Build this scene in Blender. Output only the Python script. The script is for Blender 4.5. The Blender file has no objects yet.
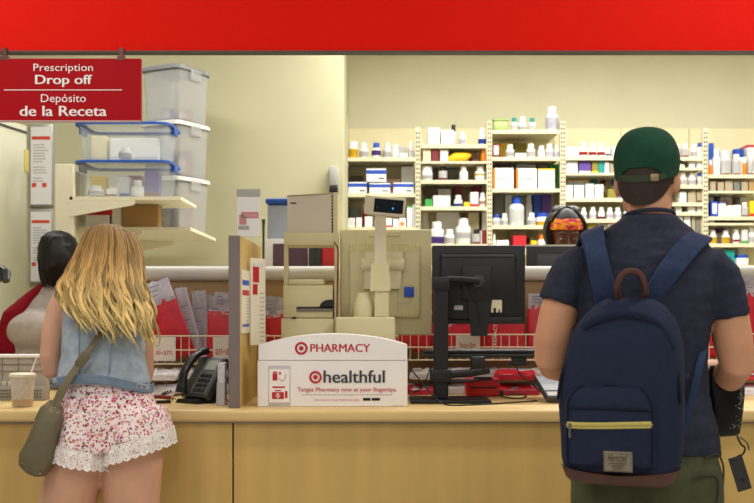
import bpy, bmesh, math, random
from mathutils import Vector as V, Matrix as MX, noise
random.seed(11)
R = math.radians
SC = bpy.context.scene
COL = SC.collection
FOC, HZ, CZ = 1047.2, 310.0, 1.29      # focal length in pixels of the 754 wide frame, horizon row, eye height

# ---------------------------------------------------------------- camera, world, exposure, lights
cd = bpy.data.cameras.new('camera'); cam = bpy.data.objects.new('camera', cd); COL.objects.link(cam)
cam.location = (0, 0, CZ); cam.rotation_euler = (R(90), 0, 0)
cd.sensor_width = 36; cd.lens = 50; cd.shift_y = (HZ - 251.5) / 754
cd.dof.use_dof = True; cd.dof.focus_distance = 3.9; cd.dof.aperture_fstop = 5.0
cd.clip_end = 60
SC.camera = cam
SC.view_settings.view_transform = 'Standard'; SC.view_settings.look = 'None'
SC.view_settings.gamma = 1; SC.view_settings.use_curve_mapping = False
SC.view_settings.exposure = 0.0
w = bpy.data.worlds.new('store_surroundings'); SC.world = w; w.use_nodes = True
w.node_tree.nodes['Background'].inputs[0].default_value = (.97, .98, 1.0, 1)
w.node_tree.nodes['Background'].inputs[1].default_value = 0.2

def area(name, loc, sx, sy, power, col=(1, .988, .95), rot=(0, 0, 0)):
    l = bpy.data.lights.new(name, 'AREA'); l.shape = 'RECTANGLE'; l.size = sx; l.size_y = sy
    l.energy = power; l.color = col
    o = bpy.data.objects.new(name, l); COL.objects.link(o); o.location = loc; o.rotation_euler = rot
    return o
LIGHTS = []   # (x, y, sx, sy, watts)
for x, y, p in ((-1.9, 5.9, 30), (.55, 6.95, 60), (1.95, 6.95, 58), (3.4, 6.95, 52)):
    LIGHTS.append((x, y, 1.2, .3, p))
for x in (-.9, .6, 2.1):
    LIGHTS.append((x, 5.25, 1.2, .3, 18))
for x, p in ((-2.1, 36), (1.9, 38)):
    LIGHTS.append((x, 3.0, 1.2, .3, p))
for x in (-1.6, 1.6):
    LIGHTS.append((x, .6, 1.2, .3, 28))
for x in (-2.4, 0, 2.4):
    LIGHTS.append((x, -1.7, 1.2, .3, 44))
CEIL = 3.75
for (x, y, sx, sy, p) in LIGHTS:
    area('ceiling_lamp', (x, y, CEIL - .07), sx, sy, p)

# ---------------------------------------------------------------- helpers
def lin(c):
    return tuple(((v / 255) / 12.92 if v / 255 <= .04045 else ((v / 255 + .055) / 1.055) ** 2.4) for v in c[:3])
WM = {}
MATS = {}
def mat(name, rgb, rough=.5, metal=0, var=0, scale=(8, 8, 8), bump=0, bscale=60, alpha=1, trans=0, emit=None, es=1, spec=.5):
    if name in MATS: return MATS[name]
    m = bpy.data.materials.new(name); m.use_nodes = True; MATS[name] = m
    nt = m.node_tree; b = nt.nodes['Principled BSDF']
    c = lin(rgb) + (1,)
    b.inputs['Base Color'].default_value = c; b.inputs['Roughness'].default_value = rough
    b.inputs['Metallic'].default_value = metal; b.inputs['Alpha'].default_value = alpha
    b.inputs['Transmission Weight'].default_value = trans
    b.inputs['Specular IOR Level'].default_value = spec
    tc = nt.nodes.new('ShaderNodeTexCoord')
    if var:
        mp = nt.nodes.new('ShaderNodeMapping'); mp.inputs['Scale'].default_value = scale
        n = nt.nodes.new('ShaderNodeTexNoise'); n.inputs['Scale'].default_value = 1; n.inputs['Detail'].default_value = 4
        mr = nt.nodes.new('ShaderNodeMapRange'); mr.inputs[1].default_value = .3; mr.inputs[2].default_value = .7
        mr.inputs[3].default_value = 1 - var; mr.inputs[4].default_value = 1 + var
        mu = nt.nodes.new('ShaderNodeMix'); mu.data_type = 'RGBA'; mu.blend_type = 'MULTIPLY'
        mu.inputs[0].default_value = 1; mu.inputs[6].default_value = c
        nt.links.new(tc.outputs['Object'], mp.inputs[0]); nt.links.new(mp.outputs[0], n.inputs['Vector'])
        nt.links.new(n.outputs['Fac'], mr.inputs[0]); nt.links.new(mr.outputs[0], mu.inputs[7])
        nt.links.new(mu.outputs[2], b.inputs['Base Color'])
    if bump:
        n = nt.nodes.new('ShaderNodeTexNoise'); n.inputs['Scale'].default_value = bscale; n.inputs['Detail'].default_value = 3
        bp = nt.nodes.new('ShaderNodeBump'); bp.inputs['Strength'].default_value = bump; bp.inputs['Distance'].default_value = .01
        nt.links.new(tc.outputs['Object'], n.inputs['Vector']); nt.links.new(n.outputs['Fac'], bp.inputs['Height'])
        nt.links.new(bp.outputs[0], b.inputs['Normal'])
    if emit:
        b.inputs['Emission Color'].default_value = lin(emit) + (1,); b.inputs['Emission Strength'].default_value = es
    return m
def P(px, py, Y): return V(((px - 377) / FOC * Y, Y, CZ + (HZ - py) / FOC * Y))
def X(px, Y): return (px - 377) / FOC * Y
def Z(py, Y): return CZ + (HZ - py) / FOC * Y

def thing(name, label, cat, loc=(0, 0, 0), rz=0, group=None, kind=None, tilt=None):
    o = bpy.data.objects.new(name, None); COL.objects.link(o); o.empty_display_size = .05
    o.location = loc; o.rotation_euler = (tilt[0], tilt[1], rz) if tilt else (0, 0, rz)
    if kind: o['kind'] = kind
    o['label'] = label; o['category'] = cat
    if group: o['group'] = group
    WM[o.name] = MX.Translation(V(loc)) @ o.rotation_euler.to_matrix().to_4x4()
    return o
def mesh_obj(name, me, m, parent=None, world=True, smooth=40):
    if parent is not None and world: me.transform(WM[parent.name].inverted())
    if not isinstance(m, (list, tuple)): m = [m]
    if not me.materials:
        for q in m: me.materials.append(q)
    if smooth:
        me.polygons.foreach_set('use_smooth', [True] * len(me.polygons))
        me.set_sharp_from_angle(angle=R(smooth))
    else:
        me.polygons.foreach_set('use_smooth', [False] * len(me.polygons))
    o = bpy.data.objects.new(name, me); COL.objects.link(o)
    if parent is not None:
        o.parent = parent; WM[o.name] = WM[parent.name]
    else: WM[o.name] = MX.Identity(4)
    return o
def add(name, bm, m, parent=None, world=True, smooth=40, label=None):
    bmesh.ops.recalc_face_normals(bm, faces=bm.faces[:])
    me = bpy.data.meshes.new(name); bm.to_mesh(me); bm.free()
    o = mesh_obj(name, me, m, parent, world, smooth)
    if label: o['label'] = label
    return o
def solo(name, bm, m, label, cat, group=None, smooth=40, kind=None):
    """a thing that is one mesh: origin moved to its base"""
    bm.verts.ensure_lookup_table()
    xs = [v.co.x for v in bm.verts]; ys = [v.co.y for v in bm.verts]; zs = [v.co.z for v in bm.verts]
    L = V(((min(xs) + max(xs)) / 2, (min(ys) + max(ys)) / 2, min(zs)))
    bmesh.ops.translate(bm, verts=bm.verts[:], vec=-L)
    o = add(name, bm, m, smooth=smooth); o.location = L; WM[o.name] = MX.Translation(L)
    o['label'] = label; o['category'] = cat
    if group: o['group'] = group
    if kind: o['kind'] = kind
    return o
def struct(name, bm, m, parent=None, smooth=0):
    o = add(name, bm, m, parent, smooth=smooth)
    if parent is None: o['kind'] = 'structure'
    return o
B = bmesh.new
def box(bm, c, s, bev=0, rot=None, seg=2):
    r = bmesh.ops.create_cube(bm, size=1); vs = r['verts']
    for v in vs: v.co = V((v.co.x * s[0], v.co.y * s[1], v.co.z * s[2]))
    if bev:
        es = list({e for v in vs for e in v.link_edges})
        r = bmesh.ops.bevel(bm, geom=es, offset=min(bev, min(s) * .49), segments=seg, profile=.5, affect='EDGES')
        vs = list({v for f in r['faces'] for v in f.verts} | {v for v in vs if v.is_valid})
    m = MX.Translation(V(c)) @ (rot.to_4x4() if rot else MX.Identity(4))
    bmesh.ops.transform(bm, matrix=m, verts=vs)
    return vs
def box2(bm, a, b, bev=0, seg=2):
    a, b = V(a), V(b)
    return box(bm, (a + b) / 2, [abs(q) for q in (b - a)], bev, seg=seg)
def skin_rings(bm, rs, caps=True, closed=True):
    rows = [[bm.verts.new(p) for p in r] for r in rs]
    n = len(rows[0])
    for a, b in zip(rows, rows[1:]):
        for i in range(n if closed else n - 1):
            j = (i + 1) % n
            bm.faces.new((a[i], a[j], b[j], b[i]))
    if caps and closed:
        bm.faces.new(rows[0][::-1]); bm.faces.new(rows[-1])
    return rows
def sgn(v, e): return math.copysign(abs(v) ** e, v)
def ering(c, A, Bv, n=20, ex=2.0):
    e = 2.0 / ex
    return [c + A * sgn(math.cos(2 * math.pi * i / n), e) + Bv * sgn(math.sin(2 * math.pi * i / n), e) for i in range(n)]
def tube(bm, pts, rad, n=10, side=None, caps=True, ex=2.0):
    """pts: polyline; rad: scalar or list of r / (ra, rb); side: direction of the first radius"""
    pts = [V(p) for p in pts]; k = len(pts)
    if not isinstance(rad, list): rad = [rad] * k
    rs = []; ref = None
    for i, p in enumerate(pts):
        t = (pts[min(i + 1, k - 1)] - pts[max(i - 1, 0)]).normalized()
        if side is not None:
            s = V(side[i]) if isinstance(side, list) else V(side)
        else:
            s = ref if ref is not None else (V((0, 0, 1)).cross(t) if abs(t.z) < .9 else V((1, 0, 0)))
        a = s - t * s.dot(t)
        if a.length < 1e-6: a = t.orthogonal()
        a.normalize(); ref = a; b = t.cross(a)
        r = rad[i]; ra, rb = (r if isinstance(r, tuple) else (r, r))
        rs.append(ering(p, a * ra, b * rb, n, ex))
    return skin_rings(bm, rs, caps)
def spline(pts, n=8):
    """Catmull-Rom through points"""
    pts = [V(p) for p in pts]; out = []
    q = [pts[0] * 2 - pts[1]] + pts + [pts[-1] * 2 - pts[-2]]
    for i in range(1, len(q) - 2):
        a, b, c, d = q[i - 1:i + 3]
        for s in range(n):
            t = s / n
            out.append(.5 * ((2 * b) + (c - a) * t + (2 * a - 5 * b + 4 * c - d) * t * t + (3 * b - a - 3 * c + d) * t ** 3))
    out.append(pts[-1]); return out
def lathe(bm, prof, c=(0, 0, 0), n=20, rot=None):
    c = V(c); rs = []
    for r, z in prof:
        r = max(r, 1e-4)
        ring = [V((r * math.cos(2 * math.pi * i / n), r * math.sin(2 * math.pi * i / n), z)) for i in range(n)]
        if rot: ring = [rot @ p for p in ring]
        rs.append([c + p for p in ring])
    return skin_rings(bm, rs)
def ell(bm, c, r, M=None, u=20, v=14, rot=None):
    q = bmesh.ops.create_uvsphere(bm, u_segments=u, v_segments=v, radius=1)['verts']
    m = MX.Translation(V(c)) @ (rot.to_4x4() if rot else MX.Identity(4)) @ MX.Diagonal((r[0], r[1], r[2], 1))
    if M is not None: m = M @ m
    bmesh.ops.transform(bm, matrix=m, verts=q)
def prism(bm, poly, y0, y1, M=None):
    """poly of (x,z), extruded along y"""
    a = [V((x, y0, z)) for x, z in poly]; b = [V((x, y1, z)) for x, z in poly]
    if M is not None: a = [M @ p for p in a]; b = [M @ p for p in b]
    skin_rings(bm, [a, b])
def remesh(bm, vox, sm=6, disp=None):
    me = bpy.data.meshes.new('tmp'); bmesh.ops.recalc_face_normals(bm, faces=bm.faces[:]); bm.to_mesh(me); bm.free()
    o = bpy.data.objects.new('tmp', me); COL.objects.link(o)
    md = o.modifiers.new('r', 'REMESH'); md.mode = 'VOXEL'; md.voxel_size = vox
    if sm:
        s = o.modifiers.new('s', 'SMOOTH'); s.factor = .5; s.iterations = sm
    dg = bpy.context.evaluated_depsgraph_get()
    out = bpy.data.meshes.new_from_object(o.evaluated_get(dg)); out.materials.clear()
    bpy.data.objects.remove(o); bpy.data.meshes.remove(me)
    if disp:
        n = len(out.vertices); co = [0.0] * (3 * n); no = [0.0] * (3 * n)
        out.vertices.foreach_get('co', co); out.vertex_normals.foreach_get('vector', no)
        for i in range(n):
            p = V(co[3 * i:3 * i + 3]); p = p + disp(p, V(no[3 * i:3 * i + 3])); co[3 * i:3 * i + 3] = p
        out.vertices.foreach_set('co', co); out.update()
    return out
def text(s, x0, x1, zc, y, m, parent, name='lettering', bold=0, h=None, shear=0, world=True, fat=0, M=None):
    """flat lettering facing the viewer at depth y, fitted between x0 and x1, centred on height zc; h = total glyph height"""
    cu = bpy.data.curves.new('t', 'FONT'); cu.body = s; cu.offset = bold; cu.extrude = 0; cu.shear = shear; cu.resolution_u = 3
    o = bpy.data.objects.new('t', cu); COL.objects.link(o)
    dg = bpy.context.evaluated_depsgraph_get()
    me = bpy.data.meshes.new_from_object(o.evaluated_get(dg)); me.materials.clear()
    bpy.data.objects.remove(o); bpy.data.curves.remove(cu)
    xs = [v.co.x for v in me.vertices]; ys = [v.co.y for v in me.vertices]
    sx = (x1 - x0) / (max(xs) - min(xs)); sz = h / (max(ys) - min(ys)) if h else sx
    my = (max(ys) + min(ys)) / 2; mx = min(xs)
    vs = []; fs = []; nv = len(me.vertices)
    for k, dx_ in enumerate((-fat, 0, fat) if fat else (0,)):
        for v in me.vertices:
            p = V((x0 + (v.co.x - mx) * sx + dx_ * sx, y - .00004 * k, zc + (v.co.y - my) * sz)); vs.append(tuple(M @ p if M is not None else p))
        fs += [tuple(k * nv + i for i in f_.vertices) for f_ in me.polygons]
    bpy.data.meshes.remove(me); me = bpy.data.meshes.new(name); me.from_pydata(vs, [], fs)
    return mesh_obj(name, me, m, parent, world, 0)

# ---------------------------------------------------------------- materials
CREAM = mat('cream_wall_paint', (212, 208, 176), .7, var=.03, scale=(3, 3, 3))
CREAM_SHADED = mat('cream_wall_paint_shaded', (190, 186, 152), .7, var=.03, scale=(3, 3, 3))  # same cream, darkened: shade of walls farther from the lamps put into the colour
SHELF = mat('beige_shelf_metal', (222, 214, 182), .45, var=.03)
SHELFB = mat('cream_shelf_back', (232, 222, 180), .55, var=.02)
SLOT = mat('dark_slot', (60, 52, 40), .8)
WOOD = mat('maple_laminate', (206, 173, 100), .42, var=.09, scale=(14, 14, 1.1))
WOODH = mat('maple_worktop', (222, 192, 130), .38, var=.06, scale=(1.5, 12, 12))
PANEL = mat('tan_laminate_panel', (168, 138, 96), .5, var=.08, scale=(2, 2, 9))
GREYED = mat('grey_edge_band', (124, 112, 108), .5, var=.04)
ALU = mat('brushed_aluminium', (206, 204, 198), .4, metal=.0, var=.04, scale=(1, 40, 40))
REDP = mat('red_painted_fascia', (226, 20, 2), .7, var=.04, scale=(120, 120, 120), spec=.12)
DKG = mat('dark_grey_trim', (70, 66, 62), .5)
TILE = mat('floor_tile', (196, 190, 178), .3, var=.08)
CEILM = mat('ceiling_tile_white', (228, 224, 212), .9, var=.03)
WHITE = mat('white_plastic', (240, 240, 238), .35)
WHITEP = mat('white_card', (244, 240, 236), .6, var=.015)
PAPER = mat('white_paper', (238, 236, 234), .8)
LAV = mat('lavender_paper', (230, 228, 238), .6, var=.1, scale=(50, 50, 50))
SIGNR = mat('deep_red_sign', (172, 2, 16), .5, spec=.15)
RED = mat('red_bag_paper', (206, 24, 48), .45, var=.12, scale=(20, 20, 20), bump=.25, bscale=25)
REDD = mat('red_print', (192, 22, 40), .5)
BEIGE = mat('aged_beige_plastic', (214, 203, 160), .5, var=.03)
BEIGED = mat('beige_plastic_cool', (206, 196, 176), .5, var=.03)
BLACK = mat('black_plastic', (15, 15, 16), .42, var=.1)
BLACKM = mat('matte_black_metal', (13, 13, 14), .5)
BLACKR = mat('black_rubber', (14, 14, 15), .6)
CHAR = mat('charcoal_plastic', (52, 54, 58), .4)
GLASSK = mat('dark_display_glass', (14, 24, 30), .12)
BLUELED = mat('blue_display_glow', (40, 130, 220), .4, emit=(40, 150, 235), es=1.2)
GREYT = mat('grey_text_ink', (60, 62, 66), .6)
LGREY = mat('pale_grey_ink', (178, 176, 176), .7)
WIRE = mat('cream_coated_wire', (232, 222, 196), .4)
BLUEB = mat('blue_print', (24, 76, 186), .5)
MAROON = mat('maroon_print', (120, 24, 34), .5)
YELL = mat('yellow_print', (240, 200, 30), .5)
ORNG = mat('amber_orange_plastic', (226, 130, 20), .35)
TEAL = mat('teal_cap_plastic', (20, 150, 140), .4)
GREEN = mat('green_print', (60, 160, 70), .5)
PURP = mat('purple_print', (92, 60, 150), .5)
OLIVEG = mat('olive_carton', (140, 130, 40), .6)
KRAFT = mat('kraft_cardboard', (176, 142, 92), .8, var=.05)
TAN = mat('dull_tan_card', (170, 156, 130), .7, var=.05)
DARKB = mat('dark_brown_carton', (94, 72, 60), .6)
DGREY = mat('slate_carton', (116, 118, 112), .6)
LGREEN = mat('pale_green_tub_plastic', (180, 204, 130), .4)
PINKC = mat('pink_carton', (224, 170, 160), .6)
BINC = mat('clear_bin_plastic', (222, 230, 236), .25, alpha=.16)
BINL = mat('blue_lid_plastic', (30, 84, 176), .35)
BINW = mat('white_lid_plastic', (226, 224, 220), .4)
BINS = mat('smoky_bin_plastic', (204, 204, 202), .3, alpha=.36)

# ---------------------------------------------------------------- the room
def slab(name, a, b, m, parent=None):
    bm = B(); box2(bm, a, b); return struct(name, bm, m, parent)
slab('floor', (-5, -3, -.1), (6, 9.2, 0), TILE)
slab('ceiling', (-5, -3, CEIL), (6, 9.2, CEIL + .1), CEILM)
slab('wall_back', (X(343, 7.5), 9.0, 0), (6, 9.15, CEIL), CREAM)
xc = X(343, 7.5)
slab('wall_side', (-5, 7.5, 0), (xc, 9.15, CEIL), CREAM_SHADED)
slab('wall_left', (-5.1, 3.9, 0), (-4.5, 7.5, CEIL), CREAM_SHADED)
slab('wall_right', (5.2, 3.9, 0), (5.3, 9.0, CEIL), CREAM)
fy = 3.9
f = slab('trim_1', (-4.6, fy, Z(51, fy)), (5.2, fy + .03, CEIL), REDP)
bm = B(); box2(bm, (-4.6, fy + .031, Z(51, fy)), (5.2, fy + .04, CEIL)); add('fascia_back', bm, CEILM, f, smooth=0)
bm = B(); box2(bm, (-4.6, fy - .006, Z(52.6, fy)), (5.2, fy + .042, Z(51, fy)))
add('edge_strip', bm, DKG, f, smooth=0)
bm = B()
for (x, y, sx, sy, p) in LIGHTS:
    t = thing('ceiling_light', 'white recessed strip light in the ceiling, lighting the shop', 'ceiling light', (x, y, CEIL), group='strip lights in the ceiling')
    q = B()
    for a in (-1, 1):
        box(q, (x + a * (sx / 2 + .02), y, CEIL - .04), (.04, sy + .08, .08)); box(q, (x, y + a * (sy / 2 + .02), CEIL - .04), (sx, .04, .08))
    box(q, (x, y, CEIL - .01), (sx, sy, .02))
    add('light_housing', q, CEILM, t, smooth=0)
bm.free()

# door ajar beyond the drop-off window, its edge just right of x=25
dY = 6.6
a = V((X(-40, 5.9), 5.9, 0)); b = V((X(26.5, dY), dY, 0)); u = (b - a).normalized()
L = (b - a).length
ang = math.atan2(u.y, u.x)
dr = thing('door_1', 'pale cream door standing ajar beyond the drop-off window', 'door', a, ang, kind='structure')
bm = B(); box2(bm, (0, 0, .02), (L, .045, Z(126, dY))); add('door_leaf', bm, mat('door_paint', (216, 214, 190), .6), dr, world=False, smooth=0)
bm = B(); box2(bm, (0, -.004, Z(126, dY) - .05), (L, 0, Z(126, dY) - .035)); add('door_groove', bm, DKG, dr, world=False, smooth=0)
bm = B(); box2(bm, (L - .03, -.006, Z(172, dY)), (L + .02, -.001, Z(150, dY)))
n_ = add('yellow_note', bm, mat('yellow_note_paper', (214, 196, 110), .7), smooth=0)
n_.matrix_world = WM[dr.name]; n_['label'] = 'narrow yellow note stuck on the edge of the cream door'; n_['category'] = 'note'

# framed notices on the wall behind the left-hand worker
def notice(px0, px1, y0, y1, label, Y=7.47):
    a, b = P(px0, y1, Y), P(px1, y0, Y)
    t = thing('wall_notice', label, 'notice', ((a.x + b.x) / 2, 7.5, a.z))
    q = B(); box2(q, (a.x, 7.475, a.z), (b.x, 7.5, b.z), .004); add('notice_frame', q, mat('silver_frame', (176, 176, 170), .35, metal=.3), t)
    q = B(); box2(q, (a.x + .012, 7.470, a.z + .012), (b.x - .012, 7.4745, b.z - .02)); add('notice_sheet', q, PAPER, t, smooth=0)
    q = B(); h = b.z - a.z
    box2(q, (a.x + .02, 7.4685, b.z - .19 * h), (b.x - .02, 7.4698, b.z - .15 * h))
    for fx in (.12, .55): box2(q, (a.x + (b.x - a.x) * fx, 7.4685, a.z + .23 * h), (a.x + (b.x - a.x) * (fx + .18), 7.4698, a.z + .28 * h))
    add('red_print', q, mat('orange_red_print', (216, 70, 50), .6), t, smooth=0)
    q = B()
    for k in range(14):
        zz = b.z - (.26 + .034 * k) * h
        if k not in (7, 11):
            box2(q, (a.x + .03, 7.4685, zz), (a.x + .03 + (b.x - a.x - .06) * random.uniform(.5, 1), 7.4698, zz + .006))
    add('text_lines', q, LGREY, t, smooth=0)
notice(29, 53, 124, 206, 'upper framed white notice with a red band on the cream wall')
notice(29, 52.5, 209, 283, 'lower framed white notice behind the dark-haired worker')

# small wall box near the corner
q = B(); a, b = P(329, 193, 7.42), P(338, 166, 7.42)
t = thing('wall_dispenser', 'small grey dispenser box fixed to the wall beside the shelving corner', 'dispenser', ((a.x + b.x) / 2, 7.5, a.z))
box2(q, (a.x, 7.40, a.z + .05), (b.x, 7.5, b.z), .012); add('dispenser_cover', q, mat('grey_cover', (170, 172, 166), .3), t)
q = B(); box2(q, (a.x + .002, 7.405, a.z), (b.x - .002, 7.5, a.z + .05), .008); add('dispenser_base', q, BLACK, t)

# ---------------------------------------------------------------- pharmacy shelving bays
SY, SD = 8.5, .45          # front and depth of shelves
ORD = 'first second third fourth fifth sixth seventh eighth ninth tenth eleventh twelfth thirteenth fourteenth fifteenth'.split()
BAYX = [345, 418, 489.5, 563, 634, 705.5, 778]
BAYN = ['corner bay', 'second bay', 'third bay', 'fourth bay', 'fifth bay', 'sixth bay']
SHELVES = [[157.5, 193.3, 227, 262], [144.5, 161.3, 180, 206.5, 244], [130, 157, 188.6, 225.3, 251], [156.5, 173, 198, 219, 233],
           [157, 168, 185, 202.5, 212, 234.5], [174.5, 191, 216.5, 223, 243.5, 265]]
UPT = [118, 127, 121, 121, 128, 128, 128]
def upright(bm, bs, px, ytop):
    x = X(px, SY); zt = Z(ytop, SY)
    box2(bm, (x - .021, SY + .0, 0), (x + .021, SY + .05, zt))
    z = 1.6
    while z < zt - .03:
        for s in (-.009, .009): box2(bs, (x + s - .0045, SY - .002, z), (x + s + .0045, SY, z + .018))
        z += .036
for i in range(6):
    x0, x1 = X(BAYX[i], SY) + .0225, X(BAYX[i + 1], SY) - .0225
    t = thing('shelving_bay', ['beige pharmacy shelving bay beside the wall corner, blue-banded cartons on it', 'second shelving bay from the wall corner, white jugs on its lowest shelf',
              'third shelving bay from the wall corner, orange-sided cartons on it', 'fourth shelving bay from the wall corner, beside the green cap',
              'fifth shelving bay from the wall corner, mostly hidden behind the green cap', 'sixth shelving bay from the wall corner, maroon bottles on its top shelf'][i],
              'shelving', ((x0 + x1) / 2, SY + .2, 0))
    q = B(); box2(q, (x0 - .02, SY + SD, 0), (x1 + .02, SY + SD + .03, Z(128.5, SY + SD))); add('back_panel', q, SHELFB, t, smooth=0)
    q, s = B(), B(); upright(q, s, BAYX[i], UPT[i])
    add('upright', q, SHELF, t, smooth=0); add('upright_slots', s, SLOT, t, smooth=0)
    if i == 5:
        q, s = B(), B(); upright(q, s, BAYX[6], UPT[6]); add('upright', q, SHELF, t, smooth=0); s.free()
    for y in SHELVES[i]:
        z = Z(y, SY); th = .03 if y not in (161.3, 173, 168, 223, 191) else .018
        q = B(); box2(q, (x0, SY, z - .014), (x1, SY + SD, z)); box2(q, (x0, SY - .004, z - th), (x1, SY + .012, z))
        add('shelf', q, SHELF, t, smooth=0)

# ---- goods on the shelves.  Every pack is built once per look and sits on its shelf
CM = {'w': (WHITE, 'white'), 'b': (BLUEB, 'blue'), 'm': (MAROON, 'maroon'), 'y': (YELL, 'yellow'), 'o': (ORNG, 'orange'), 't': (TEAL, 'teal'),
      'g': (GREEN, 'green'), 'p': (PURP, 'purple'), 'v': (OLIVEG, 'olive'), 'k': (KRAFT, 'brown'), 'n': (TAN, 'tan'), 'd': (DARKB, 'dark brown'),
      's': (DGREY, 'slate grey'), 'l': (LGREEN, 'pale green'), 'i': (PINKC, 'pink'), 'r': (REDD, 'red'), 'x': (BLACK, 'black'), 'c': (SHELFB, 'cream'),
      'a': (LAV, 'lavender'), 'e': (mat('pale_grey_card', (218, 216, 214), .6), 'pale grey')}
def bottle(t, r, h, body, cap, lab, lz=(.12, .62), wide=False, n=18):
    ch = min(.3 * h, .03 + .1 * h) if not wide else .26 * h
    nr = r * (.92 if wide else .66)
    bh = h - ch
    q = B(); lathe(q, [(r * .9, 0), (r, .05 * bh), (r, .80 * bh), (r * .95, .88 * bh), (nr * .95, bh * .97), (nr * .9, bh)], n=n)
    add('bottle_body', q, CM[body][0], t, world=False, smooth=50)
    q = B(); lathe(q, [(nr, bh - .004), (nr * 1.02, bh + .003), (nr * 1.02, h - .004), (nr * .93, h)], n=n)
    add('cap', q, CM[cap][0], t, world=False, smooth=40)
    if lab:
        q = B(); z0, z1 = lz[0] * bh, lz[1] * bh
        rs = [[V(((r + .0012) * math.cos(R(180 + 10 + a * 160 / 12)), (r + .0012) * math.sin(R(180 + 10 + a * 160 / 12)), z)) for a in range(13)] for z in (z0, z1)]
        skin_rings(q, rs, caps=False, closed=False); bmesh.ops.solidify(q, geom=q.faces[:], thickness=.0006)
        add('label', q, CM[lab][0], t, world=False)
        if lab in 'w':
            q = B()
            for k in range(4):
                zz = z0 + (z1 - z0) * (.15 + .2 * k); w_ = random.uniform(.5, .9) * r
                box2(q, (-w_, -r * .98 - .004, zz), (w_ * .8, -r - .0012 + .001, zz + (z1 - z0) * .05))
            q.free()
def carton(t, w_, d, h, body, band=None, where='band', ink=None):
    q = B(); box2(q, (-w_ / 2, 0, 0), (w_ / 2, d, h), .0025, 1); add('carton', q, CM[body][0], t, world=False, smooth=30)
    if band:
        q = B()
        if where == 'band': box2(q, (-w_ / 2 - .001, -.001, h * .58), (w_ / 2 + .001, d * .98, h * .88))
        elif where == 'side': box2(q, (-w_ / 2 - .001, -.001, .002), (-w_ / 2 + w_ * .1, d * .98, h - .002))
        elif where == 'top': box2(q, (-w_ / 2 - .0005, -.0008, h * .93), (w_ / 2 + .0005, d, h + .0008))
        elif where == 'spot': box2(q, (-w_ * .3, -.0012, h * .15), (w_ * .22, .002, h * .55))
        elif where == 'low': box2(q, (-w_ / 2 - .0006, -.0012, h * .02), (w_ / 2 + .0006, .002, h * .2))
        elif where == 'label': box2(q, (-w_ * .32, -.0012, h * .2), (w_ * .32, .002, h * .88))
        add('printed_band', q, CM[band][0], t, world=False, smooth=0)
    if ink:
        q = B()
        if ink == 1:
            box2(q, (w_ * .12, -.0015, h * .2), (w_ * .4, .001, h * .3))
        elif ink == 2:
            for k, (u, ww) in enumerate(((.48, .5), .0) if False else ((.5, .36), (.42, .3), (.22, .12))): box2(q, (-w_ * ww, -.0015, h * u), (w_ * ww, .001, h * (u + .025)))
        else:
            for k in range(5): box2(q, (-w_ * .34, -.0015, h * (.2 + .12 * k)), (w_ * random.uniform(0, .3), .001, h * (.2 + .12 * k) + .004))
        add('print', q, GREYT if ink != 3 else LGREY, t, world=False, smooth=0)
def desc(kind, body, cap, lab):
    c, l = CM[body][1], (CM[lab][1] if lab else None)
    if kind in ('b', 'j', 'J'):
        nm = {'b': 'bottle', 'j': 'jar', 'J': 'large bottle'}[kind]
        s = f'{c} {nm}'
        if cap != 'w': s += f' with {CM[cap][1]} cap'
        elif lab and lab != body: s += f' with {l} label'
        return s
    if kind == 'k': return f'{c} bag'
    if kind == 'u': return f'{c} tub'
    s = f'{c} carton'
    if lab: s += f' with {l} band'
    return s
USED = {}
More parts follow.
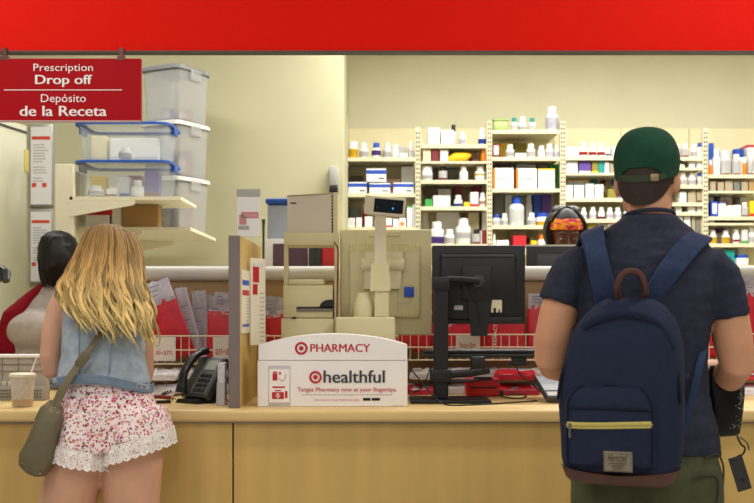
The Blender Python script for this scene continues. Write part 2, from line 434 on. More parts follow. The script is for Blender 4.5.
def goods(bay, shelf, rows):
    y = SHELVES[bay][shelf]; z0 = Z(y, SY) + .001
    rows = sorted(rows, key=lambda r: r[1] + r[2])
    nm_sh = ['top', 'second', 'third', 'fourth', 'fifth', 'sixth'][shelf]
    spots = []
    for k, r in enumerate(rows):
        kind, a, b, top, body, cap, lab = r[:7]; ex = r[7] if len(r) > 7 else {}
        back = ex.get('back', 0); Y = SY + (.27 if back else .03)
        a, b = max(a, BAYX[bay] + (3 if not back else 1.5)), min(b, BAYX[bay + 1] - 3.2)
        w_ = (b - a) / FOC * Y * .97; x = X((a + b) / 2, Y)
        zb = z0 + ex.get('lift', 0)
        h = max(.02, Z(top, Y + (w_ / 2 if kind in 'bjJ' else 0)) - zb)
        if shelf: h = min(h, Z(SHELVES[bay][shelf - 1], SY) - (.033 if not back else .02) - zb)
        lbl = f"{desc(kind, body, cap, lab)}, {ORD[k]} from corner side, {BAYN[bay]} {nm_sh} shelf"
        if back: lbl = lbl.replace(',', ' at back,', 1)
        nm = {'b': 'pill_bottle', 'j': 'pill_jar', 'J': 'stock_bottle', 'k': 'packet', 'u': 'plastic_tub'}.get(kind, 'medicine_carton')
        cat = {'b': 'bottle', 'j': 'jar', 'J': 'bottle', 'k': 'packet', 'u': 'tub'}.get(kind, 'box')
        if kind in 'bjJ':
            t = thing(nm, lbl, cat, (x, Y + w_ / 2, zb), group='medicines on the pharmacy shelves')
            bottle(t, w_ / 2, h, body, cap, lab, ex.get('lz', (.12, .62)), wide=(kind == 'j'))
        elif kind == 'k':
            q = B(); tube(q, [(x - w_ / 2, Y + .06, zb + h * .3), (x - w_ * .2, Y + .05, zb + h * .5), (x + w_ * .25, Y + .05, zb + h * .55), (x + w_ / 2, Y + .06, zb + h * .75)],
                          [(.03, h * .3), (.05, h * .5), (.05, h * .45), (.03, h * .22)], 10, side=(0, 1, 0))
            o = solo(nm, q, CM[body][0], lbl, cat, group='medicines on the pharmacy shelves'); o.location.z = zb
        elif kind == 'u':
            t = thing(nm, lbl, cat, (x, Y + w_ / 2, zb), group='medicines on the pharmacy shelves')
            q = B(); box2(q, (-w_ / 2, -w_ / 2, 0), (w_ / 2, w_ / 2, h * .84), .02, 3); add('tub_body', q, CM[body][0], t, world=False)
            q = B(); box2(q, (-w_ / 2 - .003, -w_ / 2 - .003, h * .84), (w_ / 2 + .003, w_ / 2 + .003, h), .012, 3); add('tub_lid', q, CM[body][0], t, world=False)
        else:
            t = thing(nm, lbl, cat, (x, Y, zb), group='medicines on the pharmacy shelves')
            carton(t, w_, min(ex.get('d', .17), SY + SD - .01 - Y), h, body, lab, ex.get('wh', 'band'), ex.get('ink'))
bk = {'back': 1}
goods(0, 0, [('j', 347, 358, 142, 'w', 'w', 'y', {'lz': (.02, .75)}), ('b', 359, 368.5, 143, 'w', 'w', 'e'), ('b', 371.5, 381, 143, 'w', 'b', 'p', {'lz': (.25, .7)}),
             ('b', 383, 391, 143, 'w', 'w', 'e'), ('b', 391.5, 399, 144.5, 'w', 'w', None), ('c', 399.5, 407.5, 153, 'w', None, 'e', {'wh': 'spot'}),
             ('b', 408, 413, 141, 'e', 'w', 'w'), ('b', 413.2, 418, 144, 'e', 'w', 'w'), ('c', 384, 407, 146, 'e', None, None, bk)])
goods(0, 1, [('c', 345.8, 367, 182, 'w', None, 'b', {'ink': 1}), ('c', 369, 390.5, 183, 'w', None, 'b', {'ink': 1}), ('c', 393, 414, 182.5, 'w', None, 'b', {'ink': 1}),
             ('c', 366, 386.5, 168.5, 'w', None, 'b', {'ink': 1, 'lift': Z(182, 8.53) - Z(193.3, SY) + .001}),
             ('c', 401, 417, 166.5, 'w', None, 'e', {'back': 1, 'wh': 'low'}), ('c', 350, 363, 176, 'd', None, None, bk), ('c', 386, 400, 179, 'i', None, None, bk)])
goods(0, 2, [('c', 347, 355, 218, 'w', None, 'e', {'wh': 'label'}), ('c', 355.5, 362, 217.5, 'w', None, 'm', {'wh': 'side'}), ('c', 364, 372.5, 216.5, 'w', None, 'm', {'wh': 'side'}),
             ('b', 374, 380, 218, 'w', 'w', 'e'), ('c', 385, 392, 218, 'w', None, 'r', {'wh': 'low'}), ('c', 392.5, 398.5, 219, 'w', None, 'b', {'wh': 'side'}),
             ('c', 399, 406, 218, 'w', None, 'o', {'wh': 'spot'}), ('b', 362, 367.5, 203, 'r', 'w', None, bk), ('c', 407, 412.5, 206, 'a', None, 'g', {'wh': 'top'}), ('c', 412.7, 417.5, 204, 'a', None, None),
             ('c', 350, 361, 208, 's', None, None, bk)])
goods(1, 0, [('c', 427.5, 440, 127.5, 'w', None, 'e', {'ink': 3, 'wh': 'low'}), ('c', 441, 454, 129.8, 'w', None, 'e', {'ink': 3, 'wh': 'low'}), ('b', 450.5, 457, 125, 'w', 'x', None, bk),
             ('b', 459, 466.5, 132, 'w', 'w', 'a'), ('b', 478.5, 487, 128, 'w', 'w', 'b', {'lz': (.1, .5)})])
goods(1, 1, [('c', 423, 431, 149, 'c', None, None), ('c', 431.7, 438.7, 148, 'm', None, None), ('c', 440, 448.5, 150, 'e', None, 'w', {'wh': 'top'}), ('k', 449, 471, 151, 'y', None, None),
             ('c', 451, 467, 150, 'd', None, None, bk), ('c', 471, 479, 150, 'i', None, None, bk), ('b', 481, 487.5, 148, 'o', 'o', None)])
goods(1, 2, [('j', 421.5, 433, 164, 'w', 'w', 'e', {'lz': (.15, .5)}), ('c', 433, 439, 169, 'd', None, None, bk), ('b', 438.7, 447.5, 166, 'm', 'x', 'w', {'lz': (.25, .95)}),
             ('c', 447.5, 459, 166, 's', None, None, bk), ('b', 459.5, 468.5, 162, 'w', 'w', None), ('J', 475, 488.3, 157, 'w', 'w', 'y', {'lz': (.52, .68)})])
goods(1, 3, [('c', 425, 432.5, 199, 'g', None, None), ('c', 433, 450.5, 195.5, 'w', None, 'e', {'wh': 'top'}), ('b', 454, 463, 195.5, 'w', 'w', 'b', {'lz': (.08, .4)}),
             ('c', 464, 470, 202, 'y', None, None), ('c', 470.5, 478.5, 192, 'w', None, 'r', {'wh': 'low'}), ('b', 479.5, 488.8, 193, 'w', 'w', 'i', {'lz': (.3, .6)}),
             ('c', 424, 437, 186, 'd', None, None, bk), ('c', 438, 451, 189, 'e', None, None, bk), ('c', 455, 462, 185.5, 'm', None, None, bk), ('c', 473, 482, 186.5, 'm', None, None, bk)])
goods(1, 4, [('J', 430, 444.5, 222, 'w', 'w', 'p', {'lz': (.05, .45)}), ('b', 445, 455, 229.5, 'w', 'w', 'e'), ('J', 456, 472, 218.5, 'w', 'w', 'e', {'lz': (.3, .6)}),
             ('b', 472.5, 480.5, 229, 'm', 'x', 'w', {'lz': (.2, .95)}), ('c', 481, 488, 230, 'm', None, 'w', {'wh': 'side'}), ('b', 421, 429.5, 212, 'w', 'w', None, bk),
             ('c', 436, 460, 211, 'w', None, None, bk), ('c', 468, 479, 212.5, 'c', None, None, bk), ('c', 482, 488.5, 211.5, 'w', None, None, bk)])
goods(2, 0, [('u', 493, 509, 118.5, 'l', None, None), ('b', 511, 518.3, 118, 'w', 't', 'w'), ('b', 518.7, 527.5, 117, 'w', 'w', 'e', {'lz': (.1, .4)}), ('b', 529, 536.5, 118.2, 'w', 't', 'w'),
             ('J', 546, 560, 107, 'w', 'w', 'a', {'lz': (.12, .72)})])
goods(2, 1, [('c', 491, 500, 144, 'm', None, 'w', {'wh': 'label'}), ('b', 506, 515, 145, 'w', 'w', 'e'), ('c', 501, 513, 143, 'y', None, None, bk), ('c', 514.5, 527, 143, 'v', None, None, bk),
             ('c', 515.5, 526.5, 153, 'w', None, None), ('b', 527, 536, 144, 'w', 'w', 'e'), ('b', 538, 545.5, 146, 'w', 'w', None), ('b', 546, 554, 144, 'w', 'w', 'a'), ('b', 554.5, 562, 145, 'w', 'w', 'a')])
goods(2, 2, [('c', 493, 514, 168, 'w', None, 'o', {'wh': 'side', 'ink': 2}), ('c', 516, 537, 168.3, 'w', None, 'o', {'wh': 'side', 'ink': 2}), ('c', 538.2, 555, 168.6, 'w', None, 'y', {'wh': 'top', 'ink': 2}),
             ('c', 495, 512, 161, 'd', None, None, bk), ('c', 516, 536, 161.5, 'e', None, None, bk), ('c', 537, 549, 162.5, 's', None, None, bk), ('c', 549.5, 561, 161.5, 'g', None, None, bk)])
goods(2, 3, [('b', 492, 501, 214.5, 'w', 'b', 'w'), ('b', 501.5, 508.5, 213.5, 'w', 'w', 'e'), ('J', 509.8, 525.3, 197, 'w', 'b', 'w', {'lz': (.15, .75)}), ('b', 528, 536.5, 213, 'w', 'w', 'e'),
             ('j', 537, 549, 213.5, 'w', 'b', 'y', {'lz': (.05, .45)}), ('c', 494, 504, 193, 's', None, None, bk), ('c', 505, 513, 195, 'e', None, None, bk), ('b', 526, 533, 194, 'w', 'w', None, bk),
             ('c', 534, 541, 193, 'b', None, None, bk), ('c', 541.5, 551.5, 193.5, 'p', None, None, bk), ('b', 552, 559, 209, 'w', 'w', None)])
goods(2, 4, [('b', 492, 496, 234, 'w', 'w', None), ('c', 496.5, 509, 240, 'w', None, 'e', {'wh': 'spot'}), ('c', 513, 526.5, 235.5, 'r', None, 'e', {'wh': 'low'}), ('c', 531, 537, 240.5, 'y', None, 'w', {'wh': 'low'}),
             ('b', 538, 546, 234, 'w', 'o', None), ('c', 510, 526, 226, 'n', None, None, bk), ('c', 529, 548, 237, 'n', None, None, bk)])
goods(3, 0, [('c', 565, 579, 146.5, 'w', None, 'e', {'wh': 'label'}), ('b', 579.8, 588.3, 142.5, 'w', 'w', 'r', {'lz': (.2, .5)}), ('b', 589.3, 597, 142.8, 'w', 'w', 'r', {'lz': (.2, .5)}), ('b', 597.8, 605.5, 143, 'w', 'w', 'r', {'lz': (.2, .5)}),
             ('b', 606, 611, 146, 'w', 'w', 'b', {'lz': (.2, .4)}), ('c', 612.5, 619.5, 147, 'w', None, None), ('b', 621, 629, 144, 'w', 'w', 'e')])
goods(3, 1, [('c', 566, 578, 160.8, 'e', None, 'w', {'wh': 'label'}), ('c', 579, 591, 161, 'p', None, 'e', {'wh': 'low'}), ('c', 592, 598, 160.8, 'v', None, 'y', {'wh': 'low'}), ('c', 598.3, 604, 161.2, 't', None, None),
             ('c', 604.5, 609.3, 161, 'a', None, 'p', {'wh': 'top'}), ('c', 610, 617, 163.5, 'n', None, None), ('c', 619, 630, 163, 'w', None, 'b', {})])
goods(3, 2, [('c', 564, 572.8, 185, 'w', None, None), ('c', 574.3, 584, 185, 'w', None, None), ('c', 585.8, 594, 184, 'w', None, None), ('c', 594.8, 603.5, 184.5, 'w', None, None),
             ('c', 567, 589.5, 176.5, 'w', None, 'y', {'back': 1, 'wh': 'top'}), ('b', 592, 599, 177.5, 'w', 't', None, bk), ('b', 600, 607.5, 176.5, 'w', 'm', 'r', bk), ('c', 608, 617, 189, 'v', None, None), ('b', 611.5, 617, 176.5, 'w', 'b', 'b', bk),
             ('c', 619, 630, 186, 'w', None, 'b', {'wh': 'low'})])
goods(3, 3, [('b', 572, 578, 207.5, 'w', 'w', None), ('b', 581, 587.5, 207.5, 'w', 'w', 'a'), ('b', 590, 597, 207, 'w', 'w', 'a'), ('b', 598.5, 605.5, 207, 'w', 'w', 'm', {'lz': (.05, .3)}), ('b', 607, 614, 207.5, 'w', 'w', 'a'),
             ('b', 615, 622, 207.5, 'w', 'w', 'a'), ('b', 624, 630, 207.5, 'w', 'w', 'b')])
goods(3, 4, [('c', 588.5, 597, 221.5, 'v', None, None), ('c', 597.5, 607, 222, 'n', None, None), ('c', 607.5, 620, 220.5, 'w', None, 'r', {'wh': 'top'})])
goods(4, 0, [('b', 674.5, 681.3, 144, 'm', 'w', 'w', {'lz': (.2, .95)}), ('b', 682, 690.3, 144, 'm', 'w', 'w', {'lz': (.2, .95)}), ('b', 691.7, 697.5, 144.5, 'w', 'w', 'e'), ('j', 698, 704, 143, 'w', 'b', None), ('c', 660, 668, 145, 'w', None, 'b', {})])
goods(4, 1, [('c', 689, 695, 160.5, 'w', None, 'e', {'wh': 'spot'}), ('c', 697, 703, 160.5, 'w', None, 'e', {'wh': 'spot'}), ('c', 676, 685, 160.5, 'c', None, None)])
goods(4, 2, [('b', 680, 688, 171, 'w', 'w', 'e'), ('b', 689, 697, 171.5, 'w', 'w', 'e'), ('j', 698, 704, 172, 'w', 'b', 'w')])
goods(4, 3, [('c', 680, 686.5, 191.5, 'w', None, 'n', {'wh': 'top'}), ('c', 688, 696, 191.5, 'n', None, None), ('c', 697, 704, 191, 'n', None, 'd', {'wh': 'low'})])
goods(4, 4, [('c', 676, 682, 206, 'w', None, None), ('c', 688, 695.5, 206.5, 'w', None, 'i', {'wh': 'top'}), ('c', 697, 704, 206, 'w', None, 'e', {'wh': 'low'})])
goods(4, 5, [('c', 674, 683, 216.5, 'w', None, 'g', {'wh': 'side'}), ('c', 684, 690.5, 216, 'w', None, 'm', {'wh': 'low'}), ('c', 692, 695.5, 217, 'n', None, None), ('c', 696, 699.5, 217, 's', None, None), ('c', 700, 704, 217, 'n', None, None)])
goods(5, 0, [('b', 709, 713, 160, 'o', 'w', None), ('J', 713.5, 721.5, 149.5, 'w', 'w', None), ('b', 722, 731.3, 154, 'm', 'w', 'w', {'lz': (.1, .95)}), ('b', 733.2, 742, 154.5, 'm', 'w', 'w', {'lz': (.1, .95)}), ('b', 743.2, 747.5, 157, 'o', 'w', None),
             ('b', 748, 756, 154, 'm', 'w', 'w', {'lz': (.1, .95)}), ('j', 734, 746, 149.5, 'w', 'b', None, bk), ('j', 720, 733, 151, 'w', 'w', None, bk), ('c', 708.5, 714, 143, 'b', None, None, bk), ('c', 747, 760, 145, 'w', None, 'r', {'back': 1, 'wh': 'top'}),
             ('b', 757, 765, 154, 'm', 'w', 'w')])
goods(5, 1, [('c', 710, 716, 181, 'n', None, None), ('c', 717, 724, 182, 'n', None, 'd', {'wh': 'side'}), ('c', 725, 733, 180.5, 'n', None, None), ('c', 734, 740, 181.5, 's', None, None), ('c', 741, 748, 181, 'n', None, 's', {'wh': 'side'}), ('c', 749, 758, 180.5, 'k', None, None)])
goods(5, 2, [('c', 711, 718, 201.5, 'b', None, 'w', {'wh': 'label'}), ('c', 718.5, 726, 202.5, 'w', None, 'b', {'wh': 'top'}), ('c', 726.5, 733, 205.5, 'w', None, 'e', {'wh': 'spot'}), ('c', 733.5, 741, 205, 'w', None, 'e', {'wh': 'spot'}),
             ('b', 742, 749.5, 202.5, 'm', 'w', 'w', {'lz': (.15, .95)}), ('c', 750, 757, 201, 'y', None, 'r', {'wh': 'low'}), ('c', 709, 714, 194, 'w', None, None, bk), ('c', 720, 732, 194.5, 'w', None, 'i', {'back': 1, 'wh': 'label'}), ('c', 740, 747, 194, 'w', None, None, bk)])
goods(5, 3, [('c', 709, 714.5, 220, 'w', None, None)])
goods(5, 4, [('b', 710, 718, 230.5, 'w', 'w', 'y', {'lz': (.05, .7)}), ('b', 723, 731, 230.5, 'w', 'w', 'y', {'lz': (.05, .7)}), ('b', 733.8, 740.8, 229.5, 'w', 'w', 'r', {'lz': (.2, .4)}), ('c', 742, 748, 229.5, 'e', None, 'g', {'wh': 'low'}), ('b', 749, 756, 226, 'w', 'w', 'e'),
             ('j', 716, 728, 228, 'w', 'p', None, bk), ('j', 728.5, 734.5, 227.5, 'w', 'w', None, bk)])
goods(5, 5, [('c', 709, 722, 250, 't', None, None), ('c', 722.5, 735, 250, 't', None, 'b', {'wh': 'spot'}), ('j', 736, 751, 255, 'w', 'b', None), ('c', 738, 746, 247, 'w', None, 'm', {'back': 1, 'wh': 'low'})])

# ---------------------------------------------------------------- storage rack at the drop-off side
RACKM = mat('ivory_rack_metal', (236, 230, 204), .45, var=.02)
gx0, gx1 = X(55, 6.2), X(73, 6.2)
zs1, zs2 = Z(196.5, 6.2), Z(232, 6.8)
t = thing('storage_rack', 'cream metal storage rack holding plastic bins behind the blonde woman', 'shelving', (gx0, 6.7, 0))
q = B(); box2(q, (gx0, 6.2, 0), (gx1, 6.25, Z(164, 6.2)), .003); add('rack_post', q, RACKM, t, smooth=0)
q = B(); box2(q, (gx0, 7.35, 0), (gx1, 7.4, Z(164, 6.2)), .003); add('rack_post', q, RACKM, t, smooth=0)
q = B(); box2(q, (gx0 + .03, 6.25, .1), (gx1 - .05, 7.35, Z(166, 6.2))); add('rack_back', q, RACKM, t, smooth=0)
for zs, y0, y1, wdt in ((zs1, 6.2, 6.72, .64), (zs2, 6.4, 7.4, .66)):
    q = B(); box2(q, (gx1 - .02, y0, zs - .02), (gx1 + wdt, y1, zs)); add('shelf', q, RACKM, t, smooth=0)
    for yy in (y0 - .003, y1 - .02):
        q = B(); prism(q, [(gx1 - .02, zs - .022), (gx1 + .37, zs - .022), (gx1 + .36, zs - .05), (gx1 - .02, zs - .12)], yy, yy + .012); add('shelf_bracket', q, RACKM, t, smooth=0)

def bin_(label, c, wx, dy, h, lidm, bodym, rz=0, group='plastic storage bins on the rack'):
    t = thing('storage_bin', label, 'bin', c, rz, group)
    q = B()
    r0 = lambda k, z: ering(V((0, 0, z)), V((wx / 2 * k, 0, 0)), V((0, dy / 2 * k, 0)), 40, 7)
    skin_rings(q, [r0(.86, 0), r0(.9, .012), r0(.97, h * .92), r0(1.0, h * .93), r0(1.0, h * .96), r0(.96, h * .96), r0(.88, .016), r0(.3, .016)])
    add('bin_body', q, bodym, t, world=False)
    q = B(); skin_rings(q, [r0(1.02, h * .92), r0(1.05, h * .925), r0(1.05, h * .985), r0(1.0, h), r0(.9, h), r0(.88, h * .985)], caps=False); ld = add('bin_lid', q, lidm, t, world=False)
    q = B(); skin_rings(q, [r0(.89, h * .98), r0(.4, h * .98)]); add('lid_panel', q, BINC if lidm is BINL else lidm, ld, world=False)
    for s in (-1, 1):
        q = B(); box(q, (s * wx * .505, 0, h * .86), (.022, dy * .3, h * .2), .006); add('latch', q, lidm if lidm is BINL else bodym, t, world=False)
    return t
bw = .56 / .94; bx = X(127.5, 6.28) - .036; bh1 = 38.5 / 1047.2 * 6.2
bin_('lower of the two clear bins with blue lids, filled with bottles and packets', (bx, 6.47, zs1 + .001), bw * .94, .40, bh1, BINL, BINC)
bin_('upper of the two clear bins with blue lids, below the hanging sign', (bx, 6.47, zs1 + bh1 + .002), bw * .94, .40, bh1, BINL, BINC)
bh3 = 54 / FOC * 7.0
for k, l in enumerate(('bottom bin of the smoky stack with white lids beside the rack', 'middle bin of the smoky stack with white lids beside the rack', 'topmost bin of the smoky stack, partly hidden by the hanging sign')):
    bin_(l, (X(176, 6.98), 6.98, zs2 + .001 + k * (bh3 + .002)), .32, .36, bh3, BINW if k < 2 else mat('grey_lid_plastic', (130, 130, 134), .4), BINS, R(-28))
def inbin(kind, px0, px1, top, bot, body, cap, lab, label, Y=6.36):
    w_ = (px1 - px0) / FOC * Y; x = X((px0 + px1) / 2, Y); z0 = (zs1 + .0205) + (0 if bot > 180 else bh1)
    h = (bot - top) / FOC * Y
    if kind == 'b':
        t = thing('pill_bottle', label, 'bottle', (x, Y, z0), group='things inside the blue-lidded bins'); bottle(t, w_ / 2, h, body, cap, lab)
    else:
        t = thing('medicine_carton', label, 'box', (x, Y - .02, z0), group='things inside the blue-lidded bins'); carton(t, w_, .08, h, body, lab, 'low')
inbin('c', 92, 107, 128, 153, 'c', None, None, 'cream carton inside the upper blue-lidded bin, nearest the rack post', 6.48)
inbin('c', 111, 158, 131, 154, 'w', None, 'e', 'wide white carton standing at back of the upper blue-lidded bin', 6.5)
inbin('b', 119, 132, 143, 154, 'w', 'w', 'e', 'small white bottle in front of the wide carton, upper blue-lidded bin')
inbin('c', 92, 106, 172, 193, 'y', None, None, 'yellow packet inside the lower blue-lidded bin', 6.45)
inbin('b', 88, 104, 184, 194, 'w', 'w', 'e', 'squat white tub in front of the yellow packet, lower blue-lidded bin')
inbin('c', 107, 117, 187, 194, 'w', None, 'm', 'small white carton beside the squat tub in the lower bin')
inbin('c', 117, 130, 174, 194, 'a', None, 'b', 'lavender carton in the middle of the lower blue-lidded bin', 6.45)
inbin('b', 131, 144, 178, 194, 'w', 'w', None, 'white bottle in the lower blue-lidded bin beside purple packets', 6.40)
inbin('c', 145, 160, 168, 194, 'p', None, 'm', 'purple packet in the lower blue-lidded bin, next to its end', 6.46)
inbin('c', 128, 142, 171, 194, 'm', None, None, 'dark maroon packet behind the white bottle in the lower bin', 6.53)
for k, nm_ in enumerate(('bottom', 'middle', 'topmost')):
    for d_, (ox, oy, hh_, cc) in enumerate(((-.06, -.02, .12, 'p'), (.05, -.06, .10, 'm'), (.03, .07, .14, 'p'))):
        t = thing('packet', f'{("upright purple", "dark maroon", "tall purple")[d_]} packet seen through the {nm_} smoky bin', 'packet', (X(176, 6.98) + ox, 6.98 + oy, zs2 + .001 + k * (bh3 + .002) + .0185), R(-28), group='packets inside the smoky bins')
        carton(t, .085, .06, hh_ * (.7 if k == 2 else 1.3), cc, 'a', 'label')
# boxes on the low rack shelf
t = thing('medicine_carton', 'red and white carton under the blue-lidded bins beside the rack post', 'box', (gx1 + .085, 6.46, zs2 + .001))
carton(t, 26 / FOC * 6.5, .2, Z(206, 6.46) - zs2, 'w', 'r', 'band')
t = thing('medicine_carton', 'plain white carton between the red carton and the cardboard box', 'box', (X(117.5, 6.5), 6.46, zs2 + .001)); carton(t, 13 / FOC * 6.5, .2, Z(208, 6.46) - zs2, 'w')
t = thing('cardboard_box', 'brown cardboard box on the low rack shelf beside smoky bins', 'box', (X(141, 6.5), 6.46, zs2 + .001)); carton(t, 37 / FOC * 6.5, .12, Z(205, 6.46) - zs2, 'k', None)

# ---------------------------------------------------------------- counter
PY = 4.92
CT = Z(410, 3.93)           # worktop height
xs = X(233, 3.97)
for a, b, l in ((-3.2, xs - .003, 'maple laminate counter cabinet in front of the blonde woman'), (xs + .003, 1.62, 'wide maple laminate counter cabinet below the white box sign'), (1.626, 3.6, 'maple laminate counter cabinet beyond the man with the backpack')):
    t = thing('counter_cabinet', l, 'cabinet', ((a + b) / 2, 4.3, 0))
    q = B(); box2(q, (a, 3.97, .1), (b, 4.80, CT - .0525), .002); add('front_panel', q, WOOD, t, smooth=0)
    q = B(); box2(q, (a, 4.02, 0), (b, 4.78, .1)); add('plinth', q, DKG, t, smooth=0)
t = thing('countertop', 'long pale maple worktop with rounded front edge running along the counter', 'countertop', (0, 4.3, CT - .05))
q = B(); box2(q, (-3.2, 3.93, CT - .045), (3.6, PY - .002, CT), .012, 3); add('worktop', q, WOODH, t)
q = B(); box2(q, (-3.2, 3.955, CT - .052), (3.6, 3.985, CT - .045)); add('shadow_line', q, mat('grey_shadow_line', (150, 146, 140), .4, metal=.4), t, smooth=0)  # grey strip standing in for the shadow line under the worktop edge

# partition behind the baskets with its aluminium rail
ptx = X(104, PY)
w_ = slab('wall_partition', (ptx, PY, 0), (3.6, PY + .05, Z(272, PY)), PANEL)
q = B(); zc = Z(273.5, PY); tube(q, [(ptx, PY - .012, zc), (3.6, PY - .012, zc)], [.034, .034], 20, side=(0, 0, 1)); add('cap_rail', q, ALU, w_, smooth=60)
# staff worktop behind the partition
t = thing('staff_desk', 'staff work desk behind the partition with the metal rail', 'desk', (1.0, 5.5, 0))
q = B(); box2(q, (-1.2, PY + .055, 1.02), (1.05, PY + .5, 1.06), .004); add('desk_top', q, WOODH, t)
q = B(); box2(q, (-1.2, PY + .06, 0), (1.05, PY + .48, 1.02)); add('desk_body', q, WOOD, t, smooth=0)

# ---------------------------------------------------------------- hanging sign
sy = 3.886
a, b = P(-16, 121.5, sy), P(141, 58.5, sy)
t = thing('hanging_sign', 'deep red bilingual prescription drop off sign hanging from the fascia', 'sign', ((a.x + b.x) / 2, sy, a.z))
q = B(); box2(q, (a.x, sy, a.z), (b.x, sy + .02, b.z), .001); add('sign_panel', q, SIGNR, t, smooth=0)
q = B(); box2(q, (a.x, sy - .0006, a.z), (b.x, sy + .021, a.z + .004)); add('sign_edge', q, mat('grey_pink_edge', (200, 170, 170), .4), t, smooth=0)
fzb = Z(51, 3.9) - .01
for px in (4, 121):
    q = B(); x = X(px, sy); box2(q, (x - .008, sy + .002, b.z - .01), (x + .008, sy + .016, fzb + .02)); box2(q, (x - .014, sy - .002, b.z - .006), (x + .014, sy + .02, b.z + .01))
    add('hanger', q, mat('bracket_metal', (110, 70, 62), .4, metal=.5), t, smooth=0)
SW = mat('sign_white_ink', (246, 240, 238), .5)
def stxt(s, x0, x1, yc, h, bold, **k):
    text(s, X(x0, sy), X(x1, sy), Z(yc, sy), sy - .0012, SW, t, fat=bold, h=h / FOC * sy, **k)
stxt('Prescription', 33.5, 93, 68.6, 9.6, .0); stxt('Drop off', 35.5, 92, 81, 12.2, .022); stxt('Depósito', 41, 86, 99.5, 10.5, .0); stxt('de la Receta', 20, 106.5, 111, 10.2, .022)
q = B(); box2(q, (X(4, sy), sy - .0012, Z(90.4, sy)), (X(122, sy), sy, Z(89.6, sy))); add('divider_line', q, SW, t, smooth=0)

# ---------------------------------------------------------------- wood divider on the counter and its papers
dx = X(240, 4.0); dxl = X(228.5, 4.0)
zt = Z(235.5, 4.0)
t = thing('counter_divider', 'upright wooden divider board with grey front edge on the counter', 'divider', ((dx + dxl) / 2, 4.3, CT))
q = B(); box2(q, (dxl + .001, 4.004, CT), (dx, 4.74, zt)); add('divider_board', q, WOOD, t, smooth=0)
q = B(); box2(q, (dxl, 4.0, CT), (dx - .001, 4.004, zt)); box2(q, (dxl, 4.0, CT), (dxl + .001, 4.74, zt)); add('edge_band', q, GREYED, t, smooth=0)
def tabs(name, label, pts, zb, ztop, cols):
    """laminated strip hanging on the divider's face: pts two plan points"""
    a, b = V((pts[0][0], pts[0][1], 0)), V((pts[1][0], pts[1][1], 0)); u = (b - a).normalized(); ang = math.atan2(u.y, u.x); L = (b - a).length
    t = thing(name, label, 'paper', (a.x, a.y, zb), ang)
    h = ztop - zb
    q = B(); box2(q, (0, 0, 0), (L, .004, h)); add('sheet', q, mat('cream_laminate_sheet', (236, 228, 206), .4), t, world=False, smooth=0)
    for c, z0, z1, x0, x1 in cols:
        q = B(); box2(q, (L * x0, -.0012, h * z0), (L * x1, 0, h * z1)); add('printed_block', q, CM[c][0], t, world=False, smooth=0)
    q = B()
    for k in range(12): box2(q, (L * .62, -.0011, h * (.04 + .05 * k)), (L * .92, 0, h * (.04 + .05 * k) + .004))
    add('text_lines', q, LGREY, t, world=False, smooth=0)
Yf = lambda px: dx * FOC / (px - 377)
tabs('index_strip', 'narrow laminated strip with blue and red blocks on the divider', ((dx + .004, 4.02), (dx + .012, 4.20)), Z(333, 4.1), Z(270, 4.1), [('b', .76, .84, .1, .9), ('r', .6, .68, .1, .9), ('b', .1, .14, .1, .9)])
tabs('index_sheet', 'tall white sheet of red printed codes hanging off the divider', ((dx + .014, 4.22), (dx + .062, 4.33)), Z(345, 4.25), Z(258, 4.25), [('r', .72, .9, .15, .55), ('r', .58, .7, .15, .45), ('e', .9, .94, .15, .8)])
# acrylic holder on top of the divider
a, b = P(236, 235.5, 4.1), P(260.5, 188, 4.1)
t = thing('sign_holder', 'clear acrylic holder with a blurred red and white leaflet on divider', 'sign holder', ((a.x + b.x) / 2, 4.1, zt))
q = B(); box2(q, (a.x, 4.10, zt), (b.x, 4.106, b.z)); box2(q, (a.x, 4.085, zt), (b.x, 4.12, zt + .004)); add('acrylic_holder', q, mat('clear_acrylic_sheet', (226, 228, 224), .1, alpha=.14), t, smooth=0)
q = B(); box2(q, (a.x + .003, 4.107, zt + .006), (b.x - .003, 4.109, b.z - .035)); add('leaflet', q, PAPER, t, smooth=0)
q = B(); box2(q, (a.x + .02, 4.1062, zt + .075), (b.x - .008, 4.1068, zt + .10)); box2(q, (a.x + .012, 4.1062, zt + .05), (a.x + .04, 4.1068, zt + .09)); add('red_print', q, mat('faded_red_print', (196, 70, 84), .6), t, smooth=0)
q = B(); box2(q, (a.x + .002, 4.1062, b.z - .034), (b.x - .002, 4.1068, b.z - .004)); box2(q, (a.x + .008, 4.1062, zt + .03), (a.x + .05, 4.1068, zt + .046)); add('grey_print', q, mat('faded_grey_print', (150, 146, 140), .6), t, smooth=0)
q = B(); box2(q, (a.x + .03, 4.1061, zt + .082), (b.x - .012, 4.1066, zt + .09)); add('pale_print', q, mat('faded_red_print2', (206, 110, 116), .6), t, smooth=0)

